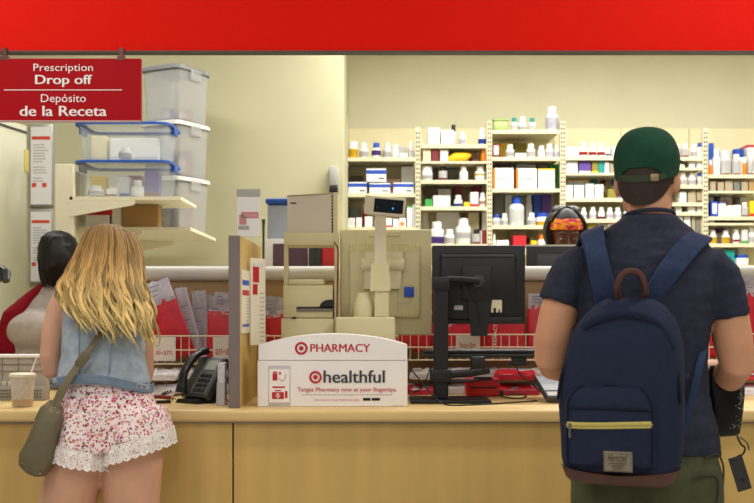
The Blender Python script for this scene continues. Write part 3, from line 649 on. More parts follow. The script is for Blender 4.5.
# ---------------------------------------------------------------- white box sign
by = 4.06
x0, x1 = X(257.5, by), X(407.5, by)
zt_, zm = Z(345, by), Z(360.5, by)
t = thing('box_sign', 'white cardboard pharmacy box sign with arched top on the counter', 'sign', ((x0 + x1) / 2, by, CT))
q = B(); box2(q, (x0, by, CT + .001), (x1, by + .16, zm), .002); add('box_body', q, WHITEP, t, smooth=0)
arch = [(x0 + .004, zm + .002), (x1 - .001, zm + .002), (x1 - .001, zt_)]
for k in range(15):
    u = 1 - k / 14; arch.append((x0 + .004 + (x1 - x0 - .005) * u, zt_ + (Z(334, by) - zt_) * (1 - (2 * u - 1) ** 2) ** .9))
q = B(); prism(q, arch, by - .001, by + .155); add('arched_header', q, WHITEP, t, smooth=0)
def ring_mark(px, py, r0, name='bullseye'):
    q = B(); c = P(px, py, by); r = r0 / FOC * by; yy = by - .0025
    n = 32
    o = [V((c.x + r * math.cos(2 * math.pi * i / n), yy, c.z + r * math.sin(2 * math.pi * i / n))) for i in range(n)]
    i_ = [V((c.x + .66 * r * math.cos(2 * math.pi * i / n), yy, c.z + .66 * r * math.sin(2 * math.pi * i / n))) for i in range(n)]
    skin_rings(q, [o, i_], caps=False)
    q.faces.new([q.verts.new(V((c.x + .36 * r * math.cos(2 * math.pi * i / n), yy, c.z + .36 * r * math.sin(2 * math.pi * i / n)))) for i in range(n)])
    add(name, q, REDD, t, smooth=0)
ring_mark(301.3, 348.3, 6.4); ring_mark(315.5, 377.2, 6.3)
def btxt(s, x0, x1, yc, h, bold, m, name='lettering'):
    text(s, X(x0, by), X(x1, by), Z(yc, by), by - .0022, m, t, fat=bold, h=h / FOC * by, name=name)
btxt('PHARMACY', 310.5, 370, 347.9, 8, .02, REDD); btxt('healthful', 323.8, 384.5, 376.5, 12.6, .02, GREYT)
btxt('Target Pharmacy now at your fingertips.', 297.5, 397, 390, 5.4, .011, REDD)
btxt('Download the Target Healthful app today:', 315, 360, 400, 2.2, 0, REDD)
q = B()
u = 302.0
while u < 392:
    w2 = random.uniform(1.5, 5); box2(q, (X(u, by), by - .0015, Z(395, by)), (X(min(u + w2, 392), by), by, Z(394.3, by))); u += w2 + .9
for u in range(392, 404, 3): box2(q, (X(u, by), by - .0015, Z(405.8, by)), (X(u + 2, by), by, Z(405.3, by)))
add('small_print', q, LGREY, t, smooth=0)
for a_, b_ in ((363, 370.5), (371.8, 380)):
    q = B(); box2(q, (X(a_, by), by - .0015, Z(400.6, by)), (X(b_, by), by, Z(397.9, by)), .0004); add('store_badge', q, BLACK, t, smooth=0)
# printed phone on the box
a, b = P(268.2, 407, by), P(290.5, 365.5, by)
q = B(); box2(q, (a.x, by - .0012, a.z), (b.x, by + .001, b.z), .004); ph = add('printed_phone', q, mat('pale_silver_print', (196, 192, 192), .5), t)
q = B(); box2(q, (a.x + .004, by - .0018, a.z + .018), (b.x - .004, by, b.z - .014)); add('phone_screen', q, WHITEP, ph, smooth=0)
q = B()
def rb(xa, xb, ya, yb): box2(q, (X(xa, by), by - .0026, Z(yb, by)), (X(xb, by), by, Z(ya, by)), .0006)
rb(273, 277, 371.5, 373); rb(272.6, 277.4, 373.3, 380.5); rb(279, 281, 372, 374.5); rb(272.5, 285, 386.3, 388); rb(272, 284, 392, 399); rb(275, 281, 390, 391.2); rb(285, 287.5, 391, 398)
tube(q, spline([P(279, 378, by - .002), P(282, 381, by - .002), P(285, 378, by - .002), P(286, 374, by - .002)], 4), .0012, 6)
add('red_icons', q, REDD, ph, smooth=0)
q = B(); box2(q, (X(277, by), by - .0032, Z(398, by)), (X(279, by), by, Z(393, by))); box2(q, (X(275.7, by), by - .0032, Z(396.2, by)), (X(280.3, by), by, Z(394.8, by))); add('white_cross', q, WHITEP, ph, smooth=0)

# ---------------------------------------------------------------- beige label printers stack
Y = 4.46
t = thing('label_printer', 'beige label printer with a dark paper slot, lowest of the printer stack', 'printer', (X(309, Y), Y, CT))
q = B(); box2(q, (X(281, Y), Y, CT), (X(334, Y), Y + .22, Z(318.5, Y)), .006); box2(q, (X(283, Y), Y + .002, Z(318, Y)), (X(333, Y), Y + .215, Z(285, Y)), .006); add('printer_body', q, BEIGE, t)
q = B(); box2(q, (X(296.5, Y), Y - .001, Z(311.8, Y)), (X(332.6, Y), Y + .02, Z(307.8, Y))); add('paper_slot', q, mat('slot_grey', (120, 112, 100), .5), t, smooth=0)
q = B(); box2(q, (X(296.5, Y), Y - .003, Z(308.2, Y)), (X(333, Y), Y + .02, Z(306.8, Y)));
prism(q, [(X(a_, Y), Z(b_, Y)) for a_, b_ in ((319.5, 308), (320.3, 304.5), (322.3, 302), (325.3, 300.3), (329, 299.6), (333, 299.6), (333, 308))], Y - .003, Y + .004); box2(q, (X(292, Y), Y - .004, Z(318.5, Y)), (X(296, Y), Y + .004, Z(317, Y)))
add('slot_shutter', q, BLACK, t)
q = B(); box2(q, (X(288, Y), Y + .0, Z(285, Y)), (X(324, Y), Y + .16, Z(279, Y)), .008); add('paper_tray', q, BEIGE, t)
t = thing('printer_stand', 'beige open stand straddling the label printer', 'stand', (X(309, Y), Y + .1, CT))
q = B(); box2(q, (X(283.5, Y), Y + .01, Z(245, Y)), (X(334.5, Y), Y + .22, Z(232.5, Y)), .004); add('stand_top', q, BEIGE, t)
for a, b in ((283.5, 287.5),):
    q = B(); box2(q, (X(a, Y), Y + .02, Z(285, Y) + .0005), (X(b, Y), Y + .06, Z(245, Y))); add('stand_post', q, BEIGE, t, smooth=0)
q = B(); box2(q, (X(334.2, Y), Y + .01, CT), (X(338, Y), Y + .215, Z(232.5, Y))); add('stand_side', q, BEIGE, t, smooth=0)
t = thing('ticket_printer', 'boxy grey-beige printer on top of the open stand', 'printer', (X(311, Y), Y + .1, Z(232.5, Y)))
q = B(); prism(q, [(X(287, Y), Z(232.4, Y)), (X(331.5, Y), Z(232.4, Y)), (X(332.5, Y), Z(193, Y)), (X(287, Y), Z(196, Y))], Y + .02, Y + .2); add('printer_body', q, BEIGED, t, smooth=0)
q = B(); prism(q, [(X(286.3, Y), Z(195.5, Y)), (X(337.5, Y), Z(192.5, Y)), (X(337.5, Y), Z(191.8, Y)), (X(286.3, Y), Z(194.8, Y))], Y + .015, Y + .22); prism(q, [(X(333, Y), Z(232.4, Y)), (X(337.5, Y), Z(232.4, Y)), (X(337.5, Y), Z(192.5, Y)), (X(333, Y), Z(192.8, Y))], Y + .015, Y + .22); add('printer_lid', q, BEIGE, t, smooth=0)
q = B()
for k in range(11): box2(q, (X(331, Y), Y + .0195, Z(229 - k * 3.2, Y)), (X(333.6, Y), Y + .021, Z(227.6 - k * 3.2, Y)))
box2(q, (X(290, Y), Y + .019, Z(203.5, Y)), (X(296, Y), Y + .021, Z(202, Y))); add('vent_slots', q, DKG, t, smooth=0)
q = B(); tube(q, spline([P(334, 242, Y - .005), P(338, 250, Y - .012), P(337.5, 275, Y - .012), P(337, 310, Y - .008), P(337, 345, Y - .004), P(336.5, 380, Y + .01), V((X(338, Y), Y - .006, CT + .005))], 6), .0032, 8)
solo('printer_cable', q, mat('dark_red_cable', (110, 30, 30), .5), 'dark red cable hanging down beside the printer stack', 'cable')

# red binder, white framed screen, blue-lid bin and dark monitor on the staff desk behind
dz = 1.061
t = thing('binder', 'red upright binder seen through the open printer stand', 'binder', (X(328, 5.1), 5.1, dz))
q = B(); box2(q, (X(321.5, 5.1), 5.06, dz), (X(336.5, 5.1), 5.3, Z(243, 5.1)), .006); add('binder_cover', q, mat('red_binder', (176, 22, 24), .5), t)
q = B(); box2(q, (X(324, 5.1), 5.059, Z(262, 5.1)), (X(334, 5.1), 5.062, Z(250, 5.1))); add('spine_label', q, mat('binder_label_red', (196, 40, 40), .6), t, smooth=0)
t = thing('framed_screen', 'small white framed screen with a dull purple display behind printers', 'screen', (X(287, 5.14), 5.14, dz))
q = B(); box2(q, (X(264.5, 5.1), 5.12, Z(300, 5.1)), (X(309, 5.1), 5.15, Z(238.5, 5.1)), .004); box2(q, (X(280, 5.1), 5.14, dz), (X(294, 5.1), 5.16, Z(299, 5.1))); add('screen_frame', q, WHITE, t)
q = B(); box2(q, (X(272.5, 5.1), 5.117, Z(290, 5.1)), (X(307.5, 5.1), 5.121, Z(243.5, 5.1))); add('display', q, mat('dull_purple_display', (100, 68, 84), .3), t, smooth=0)
t = thing('storage_bin', 'clear bin with blue lid behind the white framed screen', 'bin', (X(284, 5.35), 5.32, dz))
q = B(); box2(q, (X(269, 5.3), 5.2, dz), (X(310, 5.3), 5.4, Z(206, 5.3)), .02, 3); add('bin_body', q, mat('frosted_bin_plastic', (168, 176, 190), .4), t)
q = B(); box2(q, (X(267.5, 5.3), 5.19, Z(206, 5.3)), (X(311, 5.3), 5.41, Z(200.5, 5.3)), .01, 3); add('bin_lid', q, BINL, t)
q = B(); lathe(q, [(.012, 0), (.013, .06), (.012, .1), (.005, .12), (.005, .16), (.008, .17)], (X(263, 5.25), 5.27, dz), 14)
bt = solo('spray_bottle', q, mat('dark_olive_glass', (92, 88, 50), .2), 'slim dark bottle beside the blue-lidded bin on staff desk', 'bottle')
bt.scale = (1.2, 1.2, (Z(219, 5.25) - dz) / .17)
t = thing('desk_monitor', 'small black monitor between the white framed screen and red binder', 'monitor', (X(315, 5.07), 5.07, dz))
q = B(); box2(q, (X(308.8, 5.05), 5.05, dz + .08), (X(321, 5.05), 5.075, Z(246.5, 5.05)), .004); box2(q, (X(313, 5.05), 5.06, dz), (X(317, 5.05), 5.08, dz + .09)); add('monitor_shell', q, BLACK, t)
q = B(); box2(q, (X(309, 5.05), 5.047, Z(248, 5.05)), (X(320.8, 5.05), 5.051, Z(246.8, 5.05))); add('silver_edge', q, ALU, t, smooth=0)

# ---------------------------------------------------------------- beige monitor and customer display
Y = 4.52
t = thing('beige_monitor', 'large aged beige monitor seen from its vented back', 'monitor', (X(385, Y), Y, CT))
za, zb = Z(335, Y), Z(229.5, Y)
q = B(); box2(q, (X(340, Y), Y, za), (X(431.5, Y), Y + .06, zb), .006, 3); add('monitor_shell', q, BEIGE, t)
q = B(); box2(q, (X(349, Y), Y - .02, Z(318, Y)), (X(420, Y), Y + .004, Z(245, Y)), .012, 3); add('rear_housing', q, BEIGE, t)
q = B()
for k in range(22):
    px = 351 + k * 3.1
    for ya, yb in ((243.5, 252), (310, 317)):
        if yb == 317 and 365 < px < 402: continue
        box2(q, (X(px, Y), Y - .024, Z(yb, Y)), (X(px + 1.6, Y), Y - .012, Z(ya, Y)), .001, 1)
add('vent_grille', q, mat('beige_rib_plastic', (220, 208, 158), .5), t)
q = B(); box2(q, (X(368.5, Y), Y - .006, Z(236.5, Y)), (X(400.5, Y), Y + .01, Z(231.5, Y)), .003); add('carry_grip', q, BEIGE, t)
q = B(); prism(q, [(X(364, Y), Z(289, Y)), (X(400, Y), Z(289, Y)), (X(403, Y), Z(252, Y)), (X(365, Y), Z(252, Y))], Y - .045, Y - .015); add('mount_plate', q, mat('beige_light_plastic', (224, 215, 182), .5), t, smooth=0)
q = B(); tube(q, [P(362, 265, Y - .03), P(404, 265, Y - .03)], .03, 20, side=(0, 0, 1)); add('hinge', q, mat('beige_light_plastic', (224, 215, 182), .5), t)
q = B(); box2(q, (X(362, Y), Y - .025, Z(317, Y)), (X(398, Y), Y + .02, Z(288, Y)), .008); box2(q, (X(375, Y), Y - .02, Z(335, Y)), (X(392, Y), Y + .02, Z(315, Y)), .006)
box2(q, (X(340, Y), Y - .04, CT), (X(396, Y), Y + .14, Z(322, Y)), .008); add('monitor_stand', q, BEIGE, t)
q = B(); box2(q, (X(404, Y), Y - .034, Z(297, Y)), (X(413.5, Y), Y - .018, Z(287, Y)), .002); add('video_plug', q, BLUEB, t, label='blue video plug')
q = B(); tube(q, spline([P(409, 296, Y - .012), P(410, 301, Y - .02), P(402, 303, Y - .022), P(393, 299, Y - .02)], 6), .0022, 6); add('plug_lead', q, BEIGED, t)
Y = 4.36
t = thing('pole_display', 'beige customer price display on a pole, blue dot on its dark screen', 'display', (X(381, Y), Y, CT))
q = B(); box2(q, (X(335.5, Y), Y - .02, CT), (X(395, Y), Y + .09, Z(317, Y)), .008, 3); add('pole_base', q, BEIGE, t)
q = B(); lathe(q, [(.042, 0), (.042, .05), (.035, .075), (.03, .1), (.024, .102)], V((X(363.5, Y), Y + .03, Z(317, Y) - .001)), 24); add('base_boss', q, BEIGE, t)
q = B(); prism(q, [(X(370, Y), Z(291, Y)), (X(390.5, Y), Z(291, Y)), (X(388.5, Y), Z(264, Y)), (X(371, Y), Z(264, Y))], Y - .02, Y + .03)
box2(q, (X(374.5, Y), Y - .014, Z(317, Y)), (X(389, Y), Y + .03, Z(288, Y)), .004); add('collar', q, BEIGE, t, smooth=0)
q = B(); prism(q, [(X(374.5, Y), Z(266, Y)), (X(386.5, Y), Z(266, Y)), (X(386, Y), Z(214, Y)), (X(375, Y), Z(214, Y))], Y - .012, Y + .02); add('pole', q, mat('beige_pole_plastic', (218, 208, 178), .5), t, smooth=0)
c = P(385, 206.3, Y); rt = MX.Rotation(R(5), 3, 'Y') @ MX.Rotation(R(6), 3, 'X')
q = B(); box(q, c, (41 / FOC * Y, .05, 19 / FOC * Y), .006, rt, 3); hd = add('display_head', q, mat('beige_pole_plastic', (218, 208, 178), .5), t)
q = B(); box(q, c + rt @ V((.015, -.0245, .002)), (29 / FOC * Y, .004, 13.5 / FOC * Y), .001, rt); add('display_window', q, GLASSK, hd, smooth=0)
q = B(); box(q, c + rt @ V((.033, -.027, -.006)), (.007, .001, .007), 0, rt); add('blue_digit', q, BLUELED, hd, smooth=0)
q = B(); box(q, c + rt @ V((.035, -.027, .013)), (.006, .001, .004), 0, rt); box(q, c + rt @ V((-.03, -.027, -.005)), (.006, .001, .004), 0, rt); add('dim_digit', q, mat('dim_blue_digit', (40, 80, 100), .4), hd, smooth=0)

# ---------------------------------------------------------------- black monitor on arm
Y = 4.34
t = thing('black_monitor', 'black monitor on a pole arm, seen from its back', 'monitor', (X(440, Y), Y, CT))
q = B(); box2(q, (X(432.5, Y), Y + .02, Z(324, Y)), (X(526, Y), Y + .05, Z(245, Y)), .006, 3)
rs = lambda x0, x1, ya, yb, d: box2(q, (X(x0, Y), Y + d, Z(yb, Y)), (X(x1, Y), Y + .03, Z(ya, Y)), .012, 3)
rs(440, 517, 253, 320, .005); add('monitor_shell', q, BLACK, t)
q = B(); box2(q, (X(442, Y), Y, Z(257.5, Y)), (X(515, Y), Y + .01, Z(254.5, Y)), .003); add('upper_groove', q, CHAR, t)
q = B(); box2(q, (X(462, Y), Y - .012, Z(300, Y)), (X(491, Y), Y + .008, Z(266, Y)), .004); add('mount_plate', q, BLACKM, t)
q = B(); lathe(q, [(.02, -.012), (.026, -.008), (.026, .012), (.01, .014)], P(478, 281, Y - .02), 24, rot=MX.Rotation(R(90), 3, 'X')); add('swivel', q, CHAR, t)
q = B(); prism(q, [(X(471, Y), Z(336, Y)), (X(487, Y), Z(336, Y)), (X(492, Y), Z(300, Y)), (X(468, Y), Z(300, Y))], Y - .006, Y + .012); add('cable_cover', q, BLACKM, t, smooth=0)
q = B(); box2(q, (X(491, Y), Y + .001, Z(312.5, Y)), (X(502, Y), Y + .006, Z(300, Y)), .001); s_ = add('rating_sticker', q, mat('aged_sticker', (206, 196, 170), .6), t, smooth=0)
q = B(); box2(q, (X(493.5, Y), Y, Z(313, Y)), (X(496, Y), Y + .003, Z(308, Y))); box2(q, (X(498.5, Y), Y, Z(313, Y)), (X(500, Y), Y + .003, Z(309.5, Y))); add('dark_notch', q, BLACK, s_, smooth=0)
q = B(); box2(q, (X(454, Y), Y + .001, Z(310, Y)), (X(463, Y), Y + .006, Z(305.5, Y)), .001); add('maker_sticker', q, mat('grey_sticker', (150, 150, 150), .5), t, smooth=0)
q = B(); box2(q, (X(484, Y), Y - .004, Z(324, Y)), (X(521, Y), Y + .02, Z(317, Y)), .006); add('lower_grip', q, BLACKR, t)
q = B(); tube(q, spline([P(466, 284, Y - .02), P(472, 294, Y - .024), P(478, 305, Y - .022), P(480, 322, Y - .012)], 6), .0025, 6); add('monitor_lead', q, BLACKR, t)
Yp = 4.28
t = thing('monitor_stand', 'black steel pole stand with two arms carrying the black monitor', 'stand', (X(440, Yp), Yp, CT))
q = B(); box2(q, (X(410, Yp), Yp - .10, CT), (X(489, Yp), Yp + .14, CT + .014), .004); add('base_plate', q, BLACKM, t)
q = B(); box2(q, (X(433.5, Yp), Yp - .022, CT + .014), (X(448, Yp), Yp + .022, Z(279, Yp)), .004, 1); add('pole', q, BLACKM, t)
q = B(); box2(q, (X(432, Yp), Yp - .03, Z(290, Yp)), (X(449.5, Yp), Yp + .03, Z(277, Yp)), .004); add('upper_clamp', q, BLACKM, t)
q = B(); tube(q, [P(447, 279, Yp), P(462, 279.5, Yp + .01), P(478, 281, Yp + .03)], [(.013, .018)] * 3, 12, side=(0, 0, 1), ex=3); add('upper_arm', q, BLACKM, t)
q = B(); box2(q, (X(430, Yp), Yp - .032, Z(382, Yp)), (X(451, Yp), Yp + .032, Z(369, Yp)), .005); add('lower_clamp', q, BLACKM, t)
q = B(); tube(q, [P(449, 374.5, Yp), P(470, 373, Yp + .02), P(488, 370, Yp + .06)], [(.016, .016)] * 3, 12, side=(0, 0, 1), ex=4); box2(q, (X(472, Yp), Yp + .03, Z(372, Yp)), (X(486, Yp), Yp + .08, Z(357, Yp)), .004); add('lower_arm', q, BLACKM, t)
q = B(); tube(q, [P(447, 382, Yp), P(478, 380, Yp + .02)], [(.006, .006)] * 2, 8); add('arm_spring', q, BLACKM, t)
Yk = 4.34
t = thing('keyboard_tray', 'long thin black keyboard tray on the monitor stand lower arm', 'tray', (X(490, Yk), Yk, Z(357.5, Yk)))
q = B(); box2(q, (X(422, Yk), Yk, Z(357.4, Yk)), (X(572, Yk), Yk + .2, Z(354, Yk)), .004); add('tray_board', q, BLACKM, t)
q = B(); box2(q, (X(424, Yk), Yk + .015, Z(354, Yk)), (X(560, Yk), Yk + .16, Z(350, Yk)), .005); add('keyboard', q, BLACK, t)
q = B(); box2(q, (X(512, Yk), Yk + .01, Z(366, Yk)), (X(527, Yk), Yk + .03, Z(357.4, Yk)), .003); box2(q, (X(509, Yk), Yk + .005, Z(364, Yk)), (X(530, Yk), Yk + .012, Z(362, Yk)), .001); add('tray_clip', q, BLACKR, t)
# red handheld base
Yr = 4.52
t = thing('red_case', 'small red plastic case with black handle on the counter behind monitor pole', 'case', (X(482, Yr), Yr, CT))
q = B(); box2(q, (X(466, Yr), Yr, CT), (X(500, Yr), Yr + .1, Z(378, Yr)), .014, 3); add('case_body', q, mat('glossy_red_plastic', (196, 20, 22), .3), t)
q = B(); box2(q, (X(470, Yr), Yr - .003, Z(388.2, Yr)), (X(496, Yr), Yr + .01, Z(386.8, Yr))); box2(q, (X(474, Yr), Yr - .004, Z(380.5, Yr)), (X(492, Yr), Yr + .03, Z(377, Yr)), .003); add('black_grip', q, BLACK, t)
q = B(); box2(q, (X(497, Yr), Yr + .01, CT), (X(504, Yr), Yr + .06, Z(391, Yr)), .004); add('foot_block', q, BLACK, t)
# card terminal / tablet on counter by the man
Yt = 4.3
t = thing('card_terminal', 'grey and black signature pad on the counter beside the man', 'card terminal', (X(550, Yt), Yt, CT), R(8), tilt=(R(22), 0))
q = B(); box2(q, (-.045, -.1, .0), (.075, .1, .026), .008, 3); add('terminal_body', q, CHAR, t, world=False)
q = B(); box2(q, (-.038, -.04, .026), (.068, .09, .028)); add('terminal_screen', q, mat('pale_lcd', (200, 206, 214), .25), t, world=False, smooth=0)
q = B(); box2(q, (-.036, -.09, .026), (.066, -.055, .029), .002); add('silver_strip', q, ALU, t, world=False)
t.location.z = CT + .040
WM[t.name] = MX.Translation(t.location) @ t.rotation_euler.to_matrix().to_4x4()
def cable(label, pts, r=.003, m=BLACKR):
    q = B(); tube(q, spline(pts, 7), r, 7); solo('black_cable', q, m, label, 'cable')
cz = CT + .004
cable('black cable looping from the box sign end to the monitor stand foot', [P(407, 370, 4.3), P(413, 372, 4.26), P(423, 384, 4.22), V((X(434, 4.2), 4.15, CT + .03)), V((X(446, 4.15), 4.1, cz)), V((X(470, 4.12), 4.1, cz)), V((X(510, 4.2), 4.2, cz)), V((X(536, 4.3), 4.28, cz))])
cable('thin black cable sagging between box sign and pole stand', [P(408, 390, 4.32), P(416, 392, 4.3), P(424, 384, 4.26), P(431, 366, 4.25)], .0025)
cable('black cable hanging in a curve from keyboard tray to signature pad', [P(516, 366, 4.36), P(521, 376, 4.36), P(530, 382, 4.35), V((X(541, 4.36), 4.39, CT + .035)), V((X(545, 4.33), 4.37, CT + .03))], .003)
cable('black cable lying coiled beside the red case', [V((X(502, 4.5), 4.5, cz)), V((X(512, 4.4), 4.42, cz)), V((X(524, 4.36), 4.42, cz)), V((X(528, 4.5), 4.55, cz)), V((X(518, 4.6), 4.6, cz)), V((X(508, 4.5), 4.56, cz))], .003)

# ---------------------------------------------------------------- wire baskets with letter cards
BY0 = 4.70
def basket(label, pa, pb, ya, yb):
    xa, xb = X(pa, BY0), X(pb, BY0); zt_, zb_ = Z(ya, BY0), Z(yb, BY0)
    t = thing('wire_basket', label, 'basket', ((xa + xb) / 2, BY0 + .1, zb_), group='wire baskets on the partition')
    q = B()
    for z in (zt_, (zt_ + zb_) / 2, zb_):
        tube(q, [(xa, BY0, z), (xb, BY0, z)], .0035, 6); tube(q, [(xa, BY0, z), (xa, PY - .001, z)], .003, 6); tube(q, [(xb, BY0, z), (xb, PY - .001, z)], .003, 6)
    add('rim_wires', q, WIRE, t)
    q = B(); n = int((xb - xa) / .036)
    for k in range(n + 1):
        x = xa + (xb - xa) * k / n
        tube(q, [(x, BY0 + .002, zt_ - .001), (x, BY0 + .002, zb_), (x, PY - .002, zb_ - .002)], .0021, 5)
    add('wire_grid', q, WIRE, t)
basket('cream wire basket of red bags behind the desk phone', 108, 262, 336, 364)
basket('cream wire basket of red bags behind the beige printers', 266, 398, 336, 363)
basket('cream wire basket of red bags behind the black monitor', 402, 600, 334.5, 360)
basket('cream wire basket of red bags behind the man', 604, 790, 334, 360)
def card(s, pa, pb, ya, yb, tx0, tx1, label):
    y = BY0 - .008; a, b = P(pa, yb, y), P(pb, ya, y)
    t = thing('letter_card', label, 'label card', ((a.x + b.x) / 2, y, a.z))
    q = B(); box2(q, (a.x, y, a.z), (b.x, y + .003, b.z)); box2(q, ((a.x + b.x) / 2 - .02, y + .003, b.z - .012), ((a.x + b.x) / 2 + .02, y + .016, b.z - .004)); add('card_sheet', q, PAPER, t, smooth=0)
    text(s, X(tx0, y), X(tx1, y), Z((ya + yb) / 2 + (yb - ya) * .12, y), y - .0008, mat('orange_red_letters', (205, 84, 70), .6), t, h=6 / FOC * y, bold=.004)
card('al-am', 153, 175.5, 337, 361, 156, 172, 'white card lettered al-am hooked on the basket behind the phone')
card('an-ar', 213, 236, 337, 361, 215.5, 232, 'white card lettered an-ar on the basket, half behind the divider')
card('bo-br', 456, 480, 335.5, 350.5, 460, 476.5, 'white card lettered bo-br hooked on the basket behind the monitor')

# prescription bags: flat paper bag with a gusset and a receipt sheet stapled at its mouth
BAGN = 0
def bag(px, pytop, pybot, wpx, Y, tilt, lean, white, label, text_=None, top=LAV, red=RED):
    w_ = wpx / FOC * Y; h = (pybot - pytop) / FOC * Y / max(.5, math.cos(R(tilt)))
    base = P(px, pybot, Y)
    t = thing('prescription_bag', label, 'paper bag', base, 0, group='red prescription bags', tilt=(R(-lean), R(tilt)))
    t.rotation_mode = 'YXZ'
    WM[t.name] = MX.Translation(base) @ t.rotation_euler.to_matrix().to_4x4()
    q = B(); rs = []
    hr = h * (1 - white)
    for f_, kw, d in ((0, .97, .012), (.03, 1, .018), (.4, 1, .02), (.8, .99, .012), (1, .98, .003)):
        rs.append(ering(V((0, 0, hr * f_)), V((w_ / 2 * kw, 0, 0)), V((0, d, 0)), 24, 5))
    rows = skin_rings(q, rs)
    bmesh.ops.subdivide_edges(q, edges=q.edges[:], cuts=1)
    sd = random.random() * 50
    for v in q.verts: v.co.y += .008 * (1 - .85 * max(0, v.co.z / hr) ** 2) * noise.noise(V((v.co.x * 18 + sd, v.co.z * 18, sd)))
    add('bag_paper', q, red, t, world=False, smooth=50)
    if white > 0:
        q = B(); n = 8
        a = [V((-w_ * .49 + w_ * .98 * i / n, -.006 - .004 * noise.noise(V((i * .6 + sd, 0, 1))), hr * .93)) for i in range(n + 1)]
        b = [V((-w_ * .47 + w_ * .94 * i / n, .002 - .02 * noise.noise(V((i * .5 + sd, 3, 1))), h * random.uniform(.98, 1.0))) for i in range(n + 1)]
        skin_rings(q, [a, b], caps=False, closed=False); bmesh.ops.solidify(q, geom=q.faces[:], thickness=.004)
        rc = add('receipt_sheet', q, top, t, world=False)
        q = B()
        for k in range(3): 
            zz = hr + (h - hr) * (.25 + .22 * k); box2(q, (-w_ * .36, -.013, zz), (-w_ * .36 + w_ * random.uniform(.2, .6), -.011, zz + .004))
        add('receipt_print', q, mat('violet_ink', (150, 146, 180), .7), rc, world=False, smooth=0)
    if text_:
        M_ = MX.Rotation(R(-90), 4, 'Y')
        text(text_, 0.02, min(hr * .8, .15), w_ * .28, -.026, WHITEP, t, bold=.01, h=.016, world=False, M=M_)
    return t
Yb = 4.80
bag(155, 297, 352, 16, 4.80, 4, 3, .12, 'small red bag with pale top leaning beside the blonde hair')
bag(183, 280, 357, 27, 4.765, -20, 1, .25, 'large red bag tilted towards the blonde hair, lavender sheet on top')
bag(199, 287, 358, 13, 4.815, -15, 1, .88, 'front white and lavender packet fanned beside the tilted red bag', red=LAV)
bag(203, 290, 358, 15, 4.85, -4, 1, .88, 'middle pale packet of the fan behind the phone', red=LAV)
bag(197, 294, 357, 15, 4.885, 10, 0, .86, 'upright pale packet at the back of the fan behind the phone', red=LAV)
bag(223, 292, 356, 26, 4.835, 3, 3, .26, 'red bag with two lavender sheets behind the an-ar card')
bag(219.5, 308, 360, 26, 4.76, 1, 3, .06, 'plain red bag in front, above the an-ar card')
bag(246, 293, 358, 26, 4.84, -4, 3, .3, 'red bag with lavender top hidden behind the wooden divider')
bag(270, 296, 356, 24, 4.885, 5, 3, .3, 'red bag with pale top between the divider and the printer stack')
bag(280, 310, 355, 18, 4.77, -6, 3, .1, 'narrow red bag squeezed beside the beige printer stack')
bag(297, 300, 356, 22, 4.84, 3, 3, .2, 'red bag directly behind the label printer')
bag(345, 308, 359, 24, 4.82, 5, 3, .2, 'red bag between the printer stack and the pole display')
bag(366, 306, 356, 22, 4.87, -5, 3, .2, 'red bag behind the pole display base')
bag(390, 311, 354, 20, 4.80, 6, 3, .3, 'red bag below the beige monitor, behind its stand')
bag(410, 300, 346, 28, 4.885, 22, 4, .42, 'red bag with wide grey sheet slanting under the beige monitor')
bag(413, 307, 349, 32, 4.755, 12, 3, .12, 'red bag slanting in the basket under the beige monitor corner')
bag(430, 284, 354, 32, 4.82, 9, 3, .12, 'tall red bag with white top between beige and black monitors')
bag(455, 296, 356, 28, 4.88, 2, 3, .2, 'red bag behind the pole of the black monitor')
bag(462, 322, 355, 30, 4.75, -5, 3, .05, 'short red bag above the bo-br card')
bag(482, 305, 356, 22, 4.84, -3, 3, .2, 'red bag behind the cable cover of the black monitor')
bag(505, 298, 357, 38, 4.78, 1, 3, .06, 'broad red bag lettered PHARMACY under the black monitor', text_='PHARMACY')
bag(541, 293, 357, 30, 4.85, 2, 3, .2, 'red bag with lavender top between black monitor and man')
bag(563, 290, 354, 24, 4.79, -4, 3, .2, 'red bag with pale top just behind the man elbow')
for k, px in enumerate((600, 630, 660, 690, 718)):
    bag(px, 292 + 3 * (k % 2), 357, 28, 4.82 + .02 * (k % 3), (-4, 5, 0, 6, -3)[k], 3, .2, 'red bag with pale top in the basket hidden behind the man', None)
bag(741, 275, 352, 26, 4.85, 4, 3, .3, 'red bag with tall lavender top past the man elbow')
bag(753, 286, 354, 24, 4.79, -5, 3, .1, 'plain red bag at the end past the man elbow')
